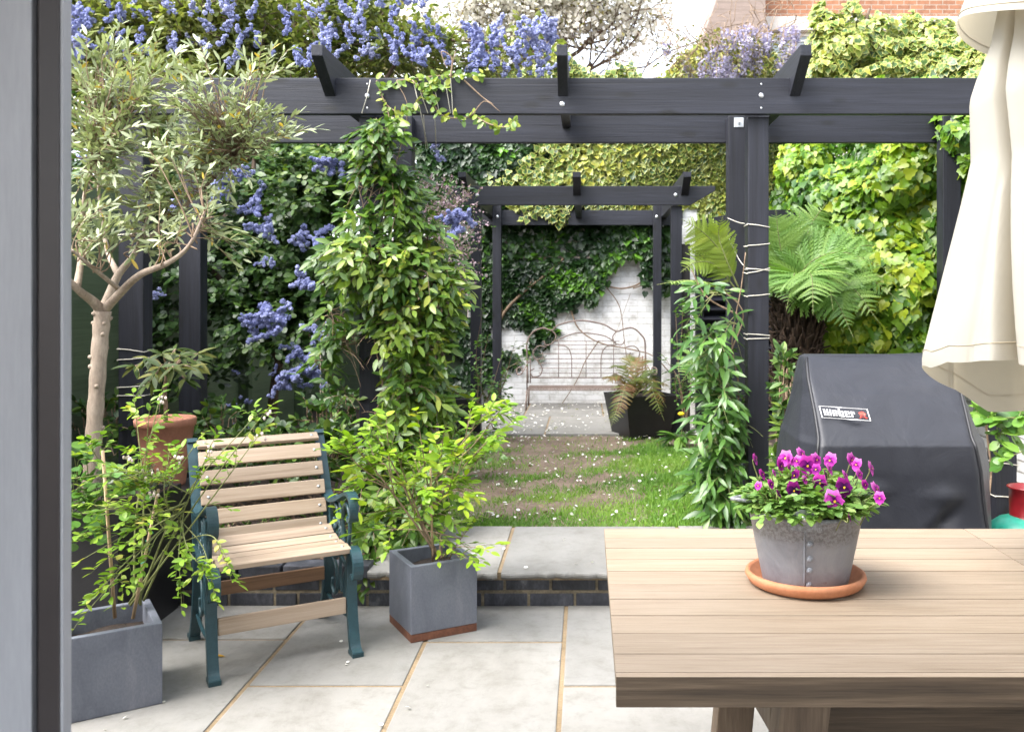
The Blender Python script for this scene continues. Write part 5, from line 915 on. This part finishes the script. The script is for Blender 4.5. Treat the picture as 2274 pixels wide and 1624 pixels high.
FT_ = [((1740,585),(1728,520),(1722,465),6.5,.20),((1745,590),(1770,525),(1775,470),6.8,.17),((1790,590),(1870,560),(1975,600),6.3,.24),((1800,620),(1890,595),(1995,665),6.2,.24),((1800,640),(1880,630),(1955,720),6.0,.23),((1850,580),(1920,545),(2000,560),6.9,.22),((1820,560),(1880,520),(1940,520),7.2,.2),((1765,610),(1760,620),(1745,690),5.9,.18),((1790,600),(1830,590),(1850,690),5.8,.20),((1740,600),(1700,570),(1660,580),6.8,.2),((1735,625),(1700,620),(1665,680),6.5,.18),((1780,570),(1800,500),(1835,450),7.0,.2),((1800,640),(1850,660),(1895,750),5.9,.18),((1770,610),(1800,610),(1805,700),5.7,.2),((1850,620),(1930,610),(2010,690),6.6,.2)]
fern(tf, L_fern, [dict(pts=[cT, P(*a, 6.6+(Yt-6.6)*.4), P(*b, 6.6+(Yt-6.6)*.75), P(*c_, Yt)], npin=26, plen=pl_*1.25, rnd0=R.uniform(.4,.75), facing=np.array([R.normal()*.25, -.8, .75])) for a, b, c_, Yt, pl_ in FT_])
f2 = thing('garden_fern', 'yellow green fern arching out left of the right middle post of the large pergola', 'fern', P(1600, 900, 6.0))
fern(f2, L_fernb, [dict(pts=[P(1640,640,5.95), P(1600,560,5.9), P(1560,515,5.85), P(1512,486,5.8)], npin=20, plen=.17, rnd0=.55, facing=np.array([.2,-1,.4])), dict(pts=[P(1640,640,5.95), P(1610,570,5.9), P(1595,520,5.9), P(1605,478,5.8)], npin=18, plen=.14, rnd0=.6, facing=np.array([.3,-1,.3])), dict(pts=[P(1640,650,5.95), P(1590,590,5.9), P(1545,582,5.8), P(1510,605,5.7)], npin=18, plen=.12, rnd0=.3, facing=np.array([0,-1,.8]))])
fern(f2, L_fern, [dict(pts=[P(1640,670,5.95), P(1580,630,5.8), P(1520,622,5.7), P(1458,632,5.6)], npin=22, plen=.11, rnd0=.8), dict(pts=[P(1620,860,5.9), P(1580,805,5.8), P(1545,810,5.7), P(1510,850,5.6)], npin=20, plen=.16, rnd0=.6, facing=np.array([0,-1,.6])), dict(pts=[P(1620,870,5.9), P(1580,830,5.8), P(1560,840,5.7), P(1535,885,5.6)], npin=18, plen=.12, rnd0=.6, facing=np.array([0,-1,.6]))])
f3 = thing('potted_fern', 'browning fern spilling over the black tapered planter by the far paving', 'fern', P(1400, 880, 8.8))
cF = P(1405, 885, 8.85); fr3 = []
for (u, v, dY, h) in ((1355,950,-.5,30),(1480,905,-.3,40),(1465,845,.2,30),(1440,800,.3,30),(1420,790,.2,20),(1345,850,-.1,30),(1360,815,.2,30),(1395,785,.3,25),(1335,838,.2,20),(1490,860,0,25),(1455,820,.1,20),(1430,850,-.3,25),(1385,870,-.3,18),(1475,935,-.4,45),(1370,930,-.45,35)): fr3.append(dict(pts=[cF, P((cF[0]*F/8.85+U0)*.6+u*.4, min(885, v)*.5+885*.5-h, 8.85+dY*.4), P((cF[0]*F/8.85+U0)*.25+u*.75, (v*.75+885*.25)-h*.7, 8.85+dY*.8), P(u, v, 8.85+dY)], npin=18, plen=.11, rnd0=R.uniform(.2,.9), pin=6))
fern(f3, L_fernd, fr3, r=.004)

# potted shrubs: branching stems with leaves -------------------------
T_blue = leaf_t(.5, ((.1,.55),(.35,1),(.65,.9),(.88,.45)), .2, .1)
def stem_plant(th, base, ends, mat, T, size, nleaf, mstem, r=.006, sub=4, spread=.8, bend=.35, start=.45, sublen=.13, rbias=0):
    mb = MB(); Pp, Nn, Dd, Ri = [], [], [], []; main = []
    for ie, e in enumerate(ends):
        a = np.asarray(base)+np.array([R.normal()*.025, R.normal()*.025, 0])
        if ie >= max(4, len(ends)//5):
            kk_ = min(range(len(main)), key=lambda q: np.linalg.norm(main[q][-1]-np.asarray(e))+R.random()*.12); a = main[kk_][R.integers(6, 13)]
        e = np.asarray(e, float); m_ = a+(e-a)*.5+up*bend*np.linalg.norm((e-a)[:2])*.5+R.normal(size=3)*.03; c = curve([a, m_, e], 18)
        if ie < max(4, len(ends)//5): main.append(c)
        rb = r if ie < max(4, len(ends)//5) else r*.55; mb.tube(c, np.linspace(rb, r*.28, len(c)), 6); n0 = int(len(c)*start); st = [c[-1]-(c[-1]-c[-2])*.5]; dr = [c[-1]-c[-2]]
        for k in range(sub): i = R.integers(n0, len(c)-1); st.append(c[i]); dr.append(nrm(c[i]-c[i-1])+R.normal(size=3)*.7+up*.25)
        lp, ln, ld, li, line = twigs(np.array(st), np.array(dr), R.uniform(.6,1.1,len(st))*sublen, nleaf, spread, .15, lift=.5); Pp.append(lp); Nn.append(ln); Dd.append(ld); Ri.append(R.random(len(st))[li]*.5+R.random(len(lp))*.5+rbias)
        for s_i, l in zip(st, line): mb.tube(np.vstack([s_i[None], l]), np.linspace(r*.32, r*.15, len(l)+1), 4, cap=False)
    o = leaves('foliage', mat, T, np.vstack(Pp), np.vstack(Nn), np.vstack(Dd), R.uniform(*size, sum(map(len, Pp))), th, np.concatenate(Ri)); s = mb.build('stems', mstem, th, recalc=False); return o
bc = P(958, 1250, 4.0)+np.array([0,.17,-.02]); YC = 4.12
bb = thing('blueberry_bush', 'yellow green leafy bush growing in the cube planter with the rusty band', 'shrub', bc)
en = [(790,990),(835,965),(880,1005),(930,945),(985,965),(1040,930),(1085,915),(1125,945),(1075,985),(1010,1020),(1035,1090),(800,1075),(830,1030),(905,1060),(955,1010),(945,1085),(770,1000),(1000,1060),(870,1130),(1110,910),(860,960)]
stem_plant(bb, bc, [P(u, v, YC+R.uniform(-.18,.2)) for u, v in en], L_blue, T_blue, (.04,.072), 6, M_twig, .006, 4, .8, .1, .55)
stem_plant(bb, bc, [P(u, v, YC+R.uniform(-.2,.0)) for u, v in ((1050,1160),(1060,1215),(1040,1240),(1020,1160),(800,1140),(840,1175),(905,1150),(1000,1215))], L_blue, T_blue, (.03,.055), 5, M_twig, .004, 3, .8, .15)
mb = MB().tube([bc+np.array([-.02,-.02,-.02]), P(955, 1000, YC)], .0055, 7); tag(mb.build('bamboo_cane', M_cane), 'thin pale cane standing in the rusty banded cube planter', 'cane')
b2 = P(255, 1385, 3.42)+np.array([0,.13,.03])
lp_ = thing('blueberry_bush', 'sparse yellow green bush with long arching twigs in the cube planter by the door frame', 'shrub', b2)
en2 = [(355,880,3.7),(300,905,3.7),(590,912,3.6),(560,930,3.6),(580,958,3.6),(470,985,3.5),(330,930,3.6),(430,990,3.55),(200,990,3.4),(170,1060,3.3),(375,1010,3.5),(350,1060,3.5),(300,1000,3.5),(260,1040,3.4),(410,1215,3.5),(515,1265,3.4),(470,1290,3.4),(440,1250,3.4),(200,1180,3.3),(185,1240,3.3),(220,1310,3.3),(190,1360,3.3),(330,1230,3.4),(400,1285,3.4),(250,1230,3.3),(300,1150,3.4),(240,1130,3.35),(290,1080,3.45),(210,1120,3.3),(350,1120,3.5)]
stem_plant(lp_, b2, [P(*e) for e in en2], L_left, T_blue, (.025,.045), 6, M_gstem, .005, 4, .8, .12, .55, .10)
fb, fn = [], []
for (u, v, Y) in ((590,912,3.6),(365,880,3.7),(580,958,3.6),(465,988,3.5),(395,1012,3.5),(335,1040,3.5),(285,1010,3.45),(345,1090,3.5)):
    for k in range(6): fb.append(P(u+R.normal()*8, v+abs(R.normal())*8, Y+R.normal()*.02))
fb = np.array(fb); mb = MB()
for q in fb: mb.ball(q, .0055, 6, (1,1,1.35), rnd=R.random())
mb.build('bell_flowers', plain('pinkish_bell_flower', (.66,.55,.50), .7), lp_)
for (a, b) in (((228,1000,3.38),(255,1370,3.5)),((352,1085,3.55),(295,1372,3.52))):
    mb = MB().tube([P(*b), P(*a)], [.007,.006], 8); o = mb.build('bamboo_cane', M_cane)
    tag(o, 'leaning bamboo cane with green ties in the cube planter by the door frame' if a[0] > 300 else 'upright tan bamboo cane in the cube planter by the door frame', 'cane', 'canes in the planter by the door')
    if a[0] > 300:
        for t in (.42, .55, .68): q = P(*b)+(P(*a)-P(*b))*t; MB().tube([q+np.array([.009*math.cos(k), .009*math.sin(k), .004*k-.012]) for k in np.linspace(0, 9, 20)], .002, 5).build('wire_tie', plain('green_wire', (.01,.30,.18), .5), o)
rs2 = thing('round_leaved_bush', 'round leaved bush at the foot of the olive trunk in the tall black planter', 'shrub', P(190, 1120, 3.95))
stem_plant(rs2, P(185, 1180, 4.0), [P(u, v, 3.75+R.uniform(-.15,.15)) for u, v in ((165,1010),(190,1000),(210,1060),(180,1100),(230,1090),(160,1140),(215,1160),(170,1180),(240,1040),(270,1070),(255,1140),(160,1050),(300,1100))], L_rose, T_round, (.035,.06), 5, M_gstem, .004, 3, .8, .2, .3, .1)
th2 = thing('thyme_clump', 'fine leaved grey green herb growing over the soil of the tall black planter', 'herb', P(280, 1085, 4.2))
p, N = blobs([(290,1060,4.2,60,35,.2),(230,1080,4.2,50,30,.2),(350,1070,4.3,40,18,.1,.6)], 900, .2); leaves('foliage', leafmat('thyme_leaf', [(0,(.05,.075,.04)),(1,(.13,.16,.08))]), T_oval, p, N+up*.5+R.normal(size=p.shape)*.5, R.normal(size=p.shape)+up*.6, R.uniform(.012,.025,len(p)), th2)
pp_ = thing('potted_shrub', 'small shrub with drooping pointed leaves in the tall terracotta pot', 'shrub', (-2.15, 4.68, .86))
bp = np.array([-2.15, 4.68, .86]); mb = MB(); q = curve([bp, P(368,900,4.68), P(366,860,4.68), P(372,820,4.68)], 14); mb.tube(q, np.linspace(.012,.008,len(q)), 8)
lp, ln, ld = [], [], []
for (u, v, Y) in ((300,812,4.6),(330,795,4.6),(360,785,4.55),(400,790,4.6),(435,800,4.65),(425,815,4.5),(345,830,4.5),(385,815,4.4),(410,840,4.6),(330,850,4.6),(440,785,4.7),(390,775,4.8),(355,815,4.45)):
    e = P(u, v, Y); m_ = P(370, 830, 4.66); mb.tube(curve([m_, m_*.5+e*.5+up*.03, e], 8), .004, 5)
    for k in range(7): lp.append(e); ln.append(up+R.normal(size=3)*.3+np.array([0,-.5,0])); ld.append(nrm(np.array([math.cos(k*.9), math.sin(k*.9)-.2, -.25]))+R.normal(size=3)*.2+nrm(e-m_)*.6)
mb.build('stems', M_twig, pp_); leaves('foliage', leafmat('potted_shrub_leaf', [(0,(.025,.05,.010)),(.6,(.06,.095,.018)),(1,(.15,.15,.03))], rough=.5, spec=.25), T_long, np.array(lp), np.array(ln), np.array(ld), R.uniform(.07,.115,len(lp)), pp_)

# violas in the bucket
vi = thing('viola_plant', 'magenta violas and pale green leaves filling the zinc bucket', 'flowers', (BX, BY, TZ+.18))
cv_ = np.array([BX, BY, TZ+.185]); n = 290; a = R.uniform(0, 6.28, n); r = .158*np.sqrt(R.random(n)); h = .006+.092*(1-(r/.185)**2)*R.uniform(.2, 1.0, n)+.015*R.random(n)
base = cv_+np.stack([r*np.cos(a), r*np.sin(a)*.92, h], 1); dirs = np.stack([np.cos(a)*r*5, np.sin(a)*r*5, .6+0*a], 1)+R.normal(size=(n,3))*.3
lp, ln, ld, li, line = twigs(base-nrm(dirs)*.02, dirs, .045, 8, 1.0, .25, lift=.6); T_vi = leaf_t(.52, ((.12,.3),(.4,.75),(.65,1),(.88,.6)), .15, .2)
leaves('foliage', L_viola, T_vi, lp, ln, ld, R.uniform(.018,.042,len(lp)), vi, R.random(n)[li]*.5+R.random(len(lp))*.5); twig_mesh('stems', line, M_gstem, vi, .0016, cv_+(base-cv_)*np.array([.7,.7,0])-up*.008)
def petalmat(name, a, b, c):
    m, nd, lk, bs = newmat(name); at = nd.new('ShaderNodeAttribute'); at.attribute_name = 'edge'; r = ramp(nd, [(0, a), (.3, b), (1, c)]); lk.new(at.outputs['Fac'], r.inputs[0]); lk.new(r.outputs[0], bs.inputs['Base Color']); bs.inputs['Roughness'].default_value = .6; bs.inputs['Specular IOR Level'].default_value = .2
    t = nd.new('ShaderNodeBsdfTranslucent'); lk.new(r.outputs[0], t.inputs[0]); mx = nd.new('ShaderNodeMixShader'); mx.inputs[0].default_value = .3; lk.new(bs.outputs[0], mx.inputs[1]); lk.new(t.outputs[0], mx.inputs[2]); lk.new(mx.outputs[0], nd['Material Output'].inputs[0]); return m
PM = {'l': (petalmat('pink_petal', (.55,.22,.58), (.60,.10,.48), (.70,.20,.58)), petalmat('pink_lower_petal', (.04,.002,.06), (.38,.02,.32), (.62,.09,.48))),
      'm': (petalmat('magenta_petal', (.38,.07,.38), (.46,.025,.32), (.52,.05,.36)), petalmat('magenta_lower_petal', (.02,.001,.04), (.18,.006,.18), (.42,.015,.30))),
      'd': (petalmat('dark_magenta_petal', (.15,.01,.16), (.17,.004,.12), (.26,.012,.18)), petalmat('dark_lower_petal', (.012,.001,.02), (.06,.002,.07), (.20,.005,.17)))}
M_eye = plain('yellow_flower_eye', (.75,.42,.02), .6)
def petal(mb_v, mb_f, ed, ang, L, Wd, z0, cup):
    b = len(mb_v); nr, nc = 5, 7; ca, sa = math.cos(ang), math.sin(ang)
    for i in range(nr+1):
        t = i/nr; w = Wd*math.sin(math.pi*(.12+.80*t)**.9)**.7*(1 if t < 1 else .75)
        for j in range(nc):
            s = -1+2*j/(nc-1); x = s*w/2; y = t*L*(1-.16*s*s*t); z = z0+cup*t*t*L+.05*math.sin(s*4+ang*3)*t*L*.35
            mb_v.append((x*ca-y*sa, x*sa+y*ca, z)); ed.append(t)
    for i in range(nr):
        for j in range(nc-1): mb_f.append((b+i*nc+j, b+i*nc+j+1, b+(i+1)*nc+j+1, b+(i+1)*nc+j))
def viola_mesh(tone):
    v, f, e, mi = [], [], [], []
    for ang, L, w, z, cp in ((.42,.56,.60,-.06,-.1),(-.42,.56,.60,-.08,-.1),(1.5,.46,.50,0,.02),(-1.5,.46,.50,.01,.02),(math.pi,.52,.66,.03,.08)):
        k = len(f); petal(v, f, e, ang, L, w, z, cp); mi += [0 if abs(ang) < 1 else 1]*(len(f)-k)
    b = len(v); k = len(f)
    for i in range(6): v.append((.06*math.cos(i), -.01+.06*math.sin(i), .06)); e.append(0)
    f.append(tuple(range(b, b+6))); mi.append(2)
    me = bpy.data.meshes.new('flower'); me.from_pydata(v, [], f); a_ = me.attributes.new('edge', 'FLOAT', 'POINT'); a_.data.foreach_set('value', e); me.polygons.foreach_set('material_index', mi); me.polygons.foreach_set('use_smooth', [True]*len(f))
    for m_ in (*PM[tone], M_eye): me.materials.append(m_)
    return me
VM = {k: viola_mesh(k) for k in 'lmd'}; stems_v = MB()
VF = [(755,255,155,'m',0),(630,485,135,'d',.1),(870,415,135,'m',0),(1095,455,150,'d',.1),(1005,585,180,'l',.15),(553,185,125,'l',-.5),(510,255,110,'m',.9),(705,145,105,'l',.8),(660,212,90,'l',-.7),(840,200,105,'l',.5),(965,205,115,'l',-.5),(1165,200,105,'l',.7),(1210,245,100,'l',-.9),(1350,280,110,'l',1.0),(1395,470,115,'l',.9),(1425,555,100,'l',-.4),(275,195,90,'m',1.1),(340,335,85,'m',.9),(930,345,90,'d',1.2),(965,285,95,'l',1.0),(640,345,100,'d',-1.2),(495,515,75,'d',1.2),(1110,345,85,'l',.9),(1150,735,65,'d',1.0),(450,320,60,'l',1.1),(590,275,50,'m',1.0),(420,425,75,'m',.8),(735,385,70,'l',.6),(1240,335,85,'l',.6),(835,290,90,'m',-.6),(600,195,95,'l',.4),(1290,430,75,'m',.5),(300,440,70,'l',-.7)]
for k, (x, y, s, tn, yaw) in enumerate(VF):
    u, v = (2900+x/2.32)/1.8, (1750+y/2.32)/1.8; Y = 2.42-(v-1000)/140*.22; c = P(u, v, Y); o = bpy.data.objects.new('flower', VM[tn]); C.collection.objects.link(o); o.parent = vi
    d = Vector((math.sin(yaw)*1.0+R.normal()*.08, -math.cos(yaw), .18+R.normal()*.1)); d.normalize(); xz = Vector((0,0,1)).cross(d)*-1; xz = d.cross(Vector((0,0,1))).normalized()*-1; yy = d.cross(xz).normalized()
    if yy.z < 0: yy = -yy; xz = -xz
    xz = yy.cross(d); rz = Matrix((xz, yy, d)).transposed().to_4x4() @ Matrix.Rotation(R.normal()*.15, 4, 'Z')
    o.matrix_local = Matrix.Translation([float(q) for q in c-ORG[vi.name]]) @ rz @ Matrix.Scale(s/2.32/1.8/F*Y*1.25, 4)
    e = c+np.array(d)*-.006; st = cv_+(e-cv_)*np.array([.75,.75,0])+up*-.01; stems_v.tube(curve([st, (st+e)/2+up*.01, e-up*.012, e], 10), .0016, 5)
stems_v.build('flower_stalks', M_gstem, vi, recalc=False)

# other garden plants -------------------------------------------------
hp = thing('heath_shrub', 'fine feathery shrub with dusty pink flowers between the left climber and the small pergola', 'shrub', (-1.4, 7.2, ZL))
BH = [(960,450,6.6,55,40,.2),(1000,560,6.6,45,70,.2),(950,540,6.6,45,60,.2),(1020,470,6.6,30,30,.1),(985,640,6.6,30,40,.15)]
p, N = blobs(BH, 420, .3); lp, ln, ld, li, line = twigs(p, N*.6+up*.5+R.normal(size=p.shape)*.4, .17, 12, .7, .1); w = R.random(len(lp)) < .5
leaves('foliage', L_rose, T_olive, lp[w], ln[w], ld[w], R.uniform(.015,.03,w.sum()), hp); leaves('flowers', L_pink, T_petal, lp[~w], R.normal(size=lp[~w].shape), ld[~w], R.uniform(.010,.02,(~w).sum()), hp)
mb = MB(); [mb.tube(np.vstack([l[:1], l]), .002, 4, cap=False) for l in line]; [limb(mb, (-1.3+R.normal()*.05, 6.8, ZL), P(b[0], b[1]+b[4]*.5, b[2]), .014, .005, .08) for b in BH]; mb.build('stems', M_twig, hp, recalc=False)
def rose(lab, base, ends, size=(.03,.055), mat=L_rose, sub=6, sl=.16):
    t = thing('rose_bush', lab, 'rose', base); stem_plant(t, base, ends, mat, T_oval, size, 6, M_twig, .007, sub, .8, .1, .25, sl); return t
rose('thin leafy rose growing up the left front post of the small pergola', P(1060,940,8.7), [P(u, v, 8.6+R.uniform(-.2,.2)) for u, v in ((1080,760),(1060,830),(1110,800),(1140,770),(1095,860),(1050,900),(1090,930),(1120,850),(1030,880),(1130,900),(1070,700),(1160,800),(1110,960),(1040,960))])
rose('sparse rose twigs in front of the right front post of the small pergola', P(1520,940,8.3), [P(u, v, 8.3+R.uniform(-.1,.1)) for u, v in ((1500,700),(1520,760),(1480,800),(1535,720),(1500,860),(1515,690))], (.03,.05), sub=4, sl=.14)
rose('leafy green bush at the left edge of the lawn below the large climber', P(1010,1010,6.6), [P(u, v, 6.7+R.uniform(-.3,.3)) for u, v in ((1000,930),(1040,960),(980,980),(1080,970),(1100,990),(1020,1000),(960,960),(1060,1010))], (.035,.06))
# low growth in the left bed
lg = thing('bed_plant', 'dark leafy ground plants in the left bed under the ceanothus', 'plant', (-2.2, 5.6, ZL))
BL = [(720,1000,5.6,70,40,.3),(640,1010,5.8,60,35,.3),(560,1000,6.0,70,30,.3,.7),(480,960,6.2,60,40,.3,.6),(730,930,6.2,50,50,.3,.7),(240,940,6,70,60,.3,.4),(350,960,5.7,70,50,.3,.4)]
p, N = blobs(BL, 420, .2); lp, ln, ld, li, line = twigs(p, N+up*.6+R.normal(size=p.shape)*.4, .13, 6, .9, .3); leaves('foliage', L_cea, T_oval, lp, ln, ld, R.uniform(.04,.08,len(lp)), lg); twig_mesh('stems', line, M_twig, lg, .003, p*[1,1,.9]+[0,0,.02])
sp = thing('bed_plant', 'tiny scattered seedlings on the bark mulch behind the armchair', 'plant', (-1.9, 4.9, ZL)); n = 160; q = np.stack([R.uniform(-2.2,-1.2,n), R.uniform(4.65,5.6,n), ZL-.01+0*R.random(n)], 1); lp, ln, ld, li, line = twigs(q, R.normal(size=q.shape)*.5+up, .06, 5, 1.0, .1); leaves('foliage', L_rose, T_oval, lp, ln, ld, R.uniform(.015,.035,len(lp)), sp); twig_mesh('stems', line, M_gstem, sp, .0015, q)
dn = thing('dandelion', 'yellow flowered dandelion at the right edge of the lawn beside the tapered planter', 'weed', P(1512, 960, 8.2)); bd = P(1512, 968, 8.25)
MB().tube(curve([bd, bd+np.array([.01,0,.1]), P(1512,922,8.2)], 8), .004, 5).build('stalk', M_gstem, dn); MB().ball(P(1512,918,8.2), .032, 10, (1,1,.55)).build('flower', plain('dandelion_yellow', (.80,.55,.01), .7), dn)
a = R.uniform(0, 6.3, 40); leaves('leaves', L_rose, T_long, np.repeat(bd[None], 40, 0)+np.stack([.05*np.cos(a), .05*np.sin(a), 0*a], 1), np.repeat(up[None], 40, 0)+R.normal(size=(40,3))*.3, np.stack([np.cos(a), np.sin(a), .5+.4*R.random(40)], 1), R.uniform(.12,.24,40), dn)
# wisteria
wi = thing('wisteria', 'pale lilac wisteria flowers and bare twigs above the ivy below the brick house', 'climber', (1.9, 10.5, 3.8)); Pp = []; mb = MB()
for k in range(62):
    u, v = (R.uniform(1600,1770), R.uniform(55,140)) if k < 44 else (R.uniform(1480,1680), R.uniform(90,170)); c = P(u, v, 10.4+R.uniform(-.3,.3)); L = R.uniform(.14,.32); m_ = 70; t = R.random(m_); a = R.uniform(0,6.3,m_); rr_w = .045*(1-t*.8)+.006; Pp.append(c+np.stack([rr_w*np.cos(a), rr_w*np.sin(a), -t*L], 1)); mb.tube([c+up*.05, c-up*L], .003, 4)
Pp = np.vstack(Pp); leaves('flowers', L_wist, T_petal, Pp, R.normal(size=Pp.shape), R.normal(size=Pp.shape), R.uniform(.018,.034,len(Pp)), wi)
for k in range(46): a = P(R.uniform(1450,1750), R.uniform(90,190), 10.5); limb(mb, a, a+np.array([R.normal()*.6, R.normal()*.2, R.uniform(.2,1.1)]), .006, .002, .2, seg=5)
mb.build('twigs', M_twig, wi, recalc=False)
p, N = blobs([(1600,130,10.5,110,50,.3),(1700,140,10.5,70,40,.3)], 260, .2); lp, ln, ld, li, line = twigs(p, N+R.normal(size=p.shape)*.5, .2, 6, .9, .3); leaves('foliage', L_bgd, T_lance, lp, ln, ld, R.uniform(.04,.08,len(lp)), wi)
# trees beyond the garden
def far_tree(name, lab, base, B, n, mat, T, size, limbs, seed, nl=8, tl=.45, gap=(2.6,-.75), flowers=None, nm='foliage'):
    t = thing(name, lab, 'tree', base); mb = MB(); top = np.array(base)+up*limbs[0]; limb(mb, base, top, limbs[1], limbs[1]*.75, .04)
    p, N = blobs(B, n, .25, gap, seed); cs = [P(b[0], b[1], b[2]) for b in B]
    for c in cs:
        m_ = limb(mb, top, c, limbs[1]*.5, limbs[1]*.12, .12)
        for k in range(5): limb(mb, m_[R.integers(3, 8)], c+R.normal(size=3)*np.array([1,.6,.8])*B[0][3]*B[0][2]/F*.8, limbs[1]*.16, .008, .12, seg=5)
    lp, ln, ld, li, line = twigs(p, N*.5+R.normal(size=p.shape)*.7, tl, nl, .9, .15); leaves(nm, mat, T, lp, ln, ld, R.uniform(*size, len(lp)), t, np.clip(R.random(len(lp))*.7+.3*R.random(len(p))[li], 0, 1))
    if flowers: q = np.repeat(lp, 3, 0)+R.normal(size=(len(lp)*3, 3))*.09; leaves('blossom', flowers[0], T_petal, q, R.normal(size=q.shape), R.normal(size=q.shape), R.uniform(*flowers[1], len(q)), t)
    for l, q in zip(line[::2], p[::2]): mb.tube(np.vstack([q[None], l[::2]]), .008, 4, cap=False)
    mb.build('trunk', M_dbark, t, recalc=False)
far_tree('blossom_tree', 'blossoming white cherry tree against the pale sky at the top centre', (-1.5, 17, 0), [(1010,10,16,120,60,.9),(1130,60,16,110,60,.9),(930,90,15.5,80,70,.7),(1260,20,16,110,45,.8),(1380,30,16,90,50,.8),(1180,-40,16,200,60,1),(1420,70,16,80,40,.6,.6),(1330,-30,16,150,60,1)], 1100, L_bgd, T_oval, (.05,.09), (5.0, .13), 3, 5, .5, (2.2,-.6), (L_bloss, (.045,.085)), 'leaves')
far_tree('garden_tree', 'yellow green leafed tree filling the sky behind the ceanothus at the top left', (-6.5, 13, 0), [(200,60,12,150,130,1),(400,40,12,150,130,1),(600,60,12,150,120,1),(780,60,12.5,110,110,.8,.8),(500,-60,12,250,90,1),(250,200,12,150,90,.8),(500,200,12,150,90,.8),(700,180,12.5,110,80,.6,.8),(860,180,12.8,70,60,.5,.7)], 2600, L_bgd, T_oval, (.06,.12), (2.6, .2), 4)
far_tree('hedge_tree', 'dark evergreen hedge tree behind the green fence at the left', (-5.2, 9.5, 0), [(150,330,9.5,160,130,.6),(330,330,9.8,140,130,.6),(500,350,10.2,130,120,.6),(660,360,10.8,120,110,.5),(800,380,11.4,110,100,.4),(920,400,12.2,80,90,.3),(200,520,9.5,160,110,.5),(400,520,10,150,110,.5),(600,520,10.8,140,100,.4),(780,520,11.6,120,90,.3)], 3200, L_cea, T_oval, (.06,.11), (1.6, .12), 5, 7, .3, (3,-.9))
# grass, petals and litter
n = 115000; x = R.uniform(-1.3, 1.72, n); y = 5.34+3.6*R.random(n)**1.15; den = .62*np.clip((x-.2-.02*(y-5.3))/.35, -.45, 1)+.75*np.exp(-((y-5.34)/.28)**2)+.62*nz(np.stack([x, y, 0*x], 1), 7, 61)+.35*nz(np.stack([x, y, 0*x], 1), 17, 62)-.15-np.clip((y-7.9)/.5, 0, 1)*.9+.25*np.clip((-.3-x)/.3, 0, 1)
m = R.random(n) < np.clip(.52+.75*den, .05, 1); x, y = x[m], y[m]; k = len(x); print('grass blades', k)
T_bl = (np.array([(-.06,0,0),(.06,0,0),(.05,.5,.03),(-.05,.5,.03),(0,1,-.12)]), [(0,1,2,3),(3,2,4)], np.zeros(5))
D = np.stack([R.normal(size=k)*.55, R.normal(size=k)*.55, .75+.3*R.random(k)], 1); Nn = R.normal(size=(k,3))*[1,1,.2]+np.array([0,-.6,.3])
tag(leaves('grass', L_grass, T_bl, np.stack([x, y, lawn_z(x, y)-.006], 1), Nn, D, R.uniform(.022,.055,k)*(.85+.3*(x > .4)), None, np.clip(.5+.25*nz(np.stack([x,y,0*x],1),5,63)+R.normal(size=k)*.22, 0, 1)), 'patchy green lawn grass growing through bare soil', 'grass', kind='stuff')
def litter(name, n, xr, yr, zf, mat, size, lab, cat, T=T_round, wt=None):
    x = R.uniform(*xr, n); y = R.uniform(*yr, n); z = zf(x, y); q = np.stack([x, y, z], 1); return tag(leaves(name, mat, T, q, np.array([0,0,1.])+R.normal(size=q.shape)*.35, R.normal(size=q.shape)*[1,1,.1], R.uniform(*size, n)), lab, cat, kind='stuff')
litter('fallen_petals', 520, (-1.0,1.6), (5.4,8.9), lambda x, y: lawn_z(x, y)+.012+.02*R.random(len(x)), L_white, (.014,.03), 'small white blossom petals scattered over the lawn', 'petals')
litter('fallen_petals', 420, (-1.1,1.3), (8.6,11.5), lambda x, y: ZL+.022+0*x, L_white, (.018,.035), 'small white blossom petals scattered over the far paving', 'petals')
litter('fallen_petals', 46, (-2,1.8), (2.6,5.2), lambda x, y: np.where(y > 4.43, ZL+.006, np.where(y > 4.2, -.5, .006)), L_white, (.012,.024), 'few white petals lying on the patio flagstones and step coping', 'petals')
litter('dry_leaves', 160, (-1.1,1.6), (5.4,8.8), lambda x, y: lawn_z(x, y)+.01, leafmat('dry_leaf', [(0,(.12,.07,.035)),(1,(.30,.2,.11))]), (.02,.05), 'small brown dry leaves and twigs scattered on the bare soil', 'leaf litter', T_oval)
litter('bark_chips', 5200, (-3.2,-1.05), (4.62,6.4), lambda x, y: ZL-.025+.02*R.random(len(x)), leafmat('bark_chip', [(0,(.03,.018,.012)),(.7,(.11,.065,.04)),(1,(.22,.15,.1))], tr=0, rough=.9), (.02,.05), 'dark bark chips covering the planting bed behind the armchair', 'mulch', T_lance)
yl = leaves('fallen_leaf', leafmat('yellow_leaf', [(0,(.50,.28,.03)),(1,(.5,.28,.03))]), T_lance, P(470,1458,3.84)[None]*[1,1,0]+[[0,0,.008]], np.array([[0,0,1.]]), np.array([[1,.1,0]]), [.055]); tag(yl, 'single yellow fallen leaf on the flagstones under the armchair', 'leaf')
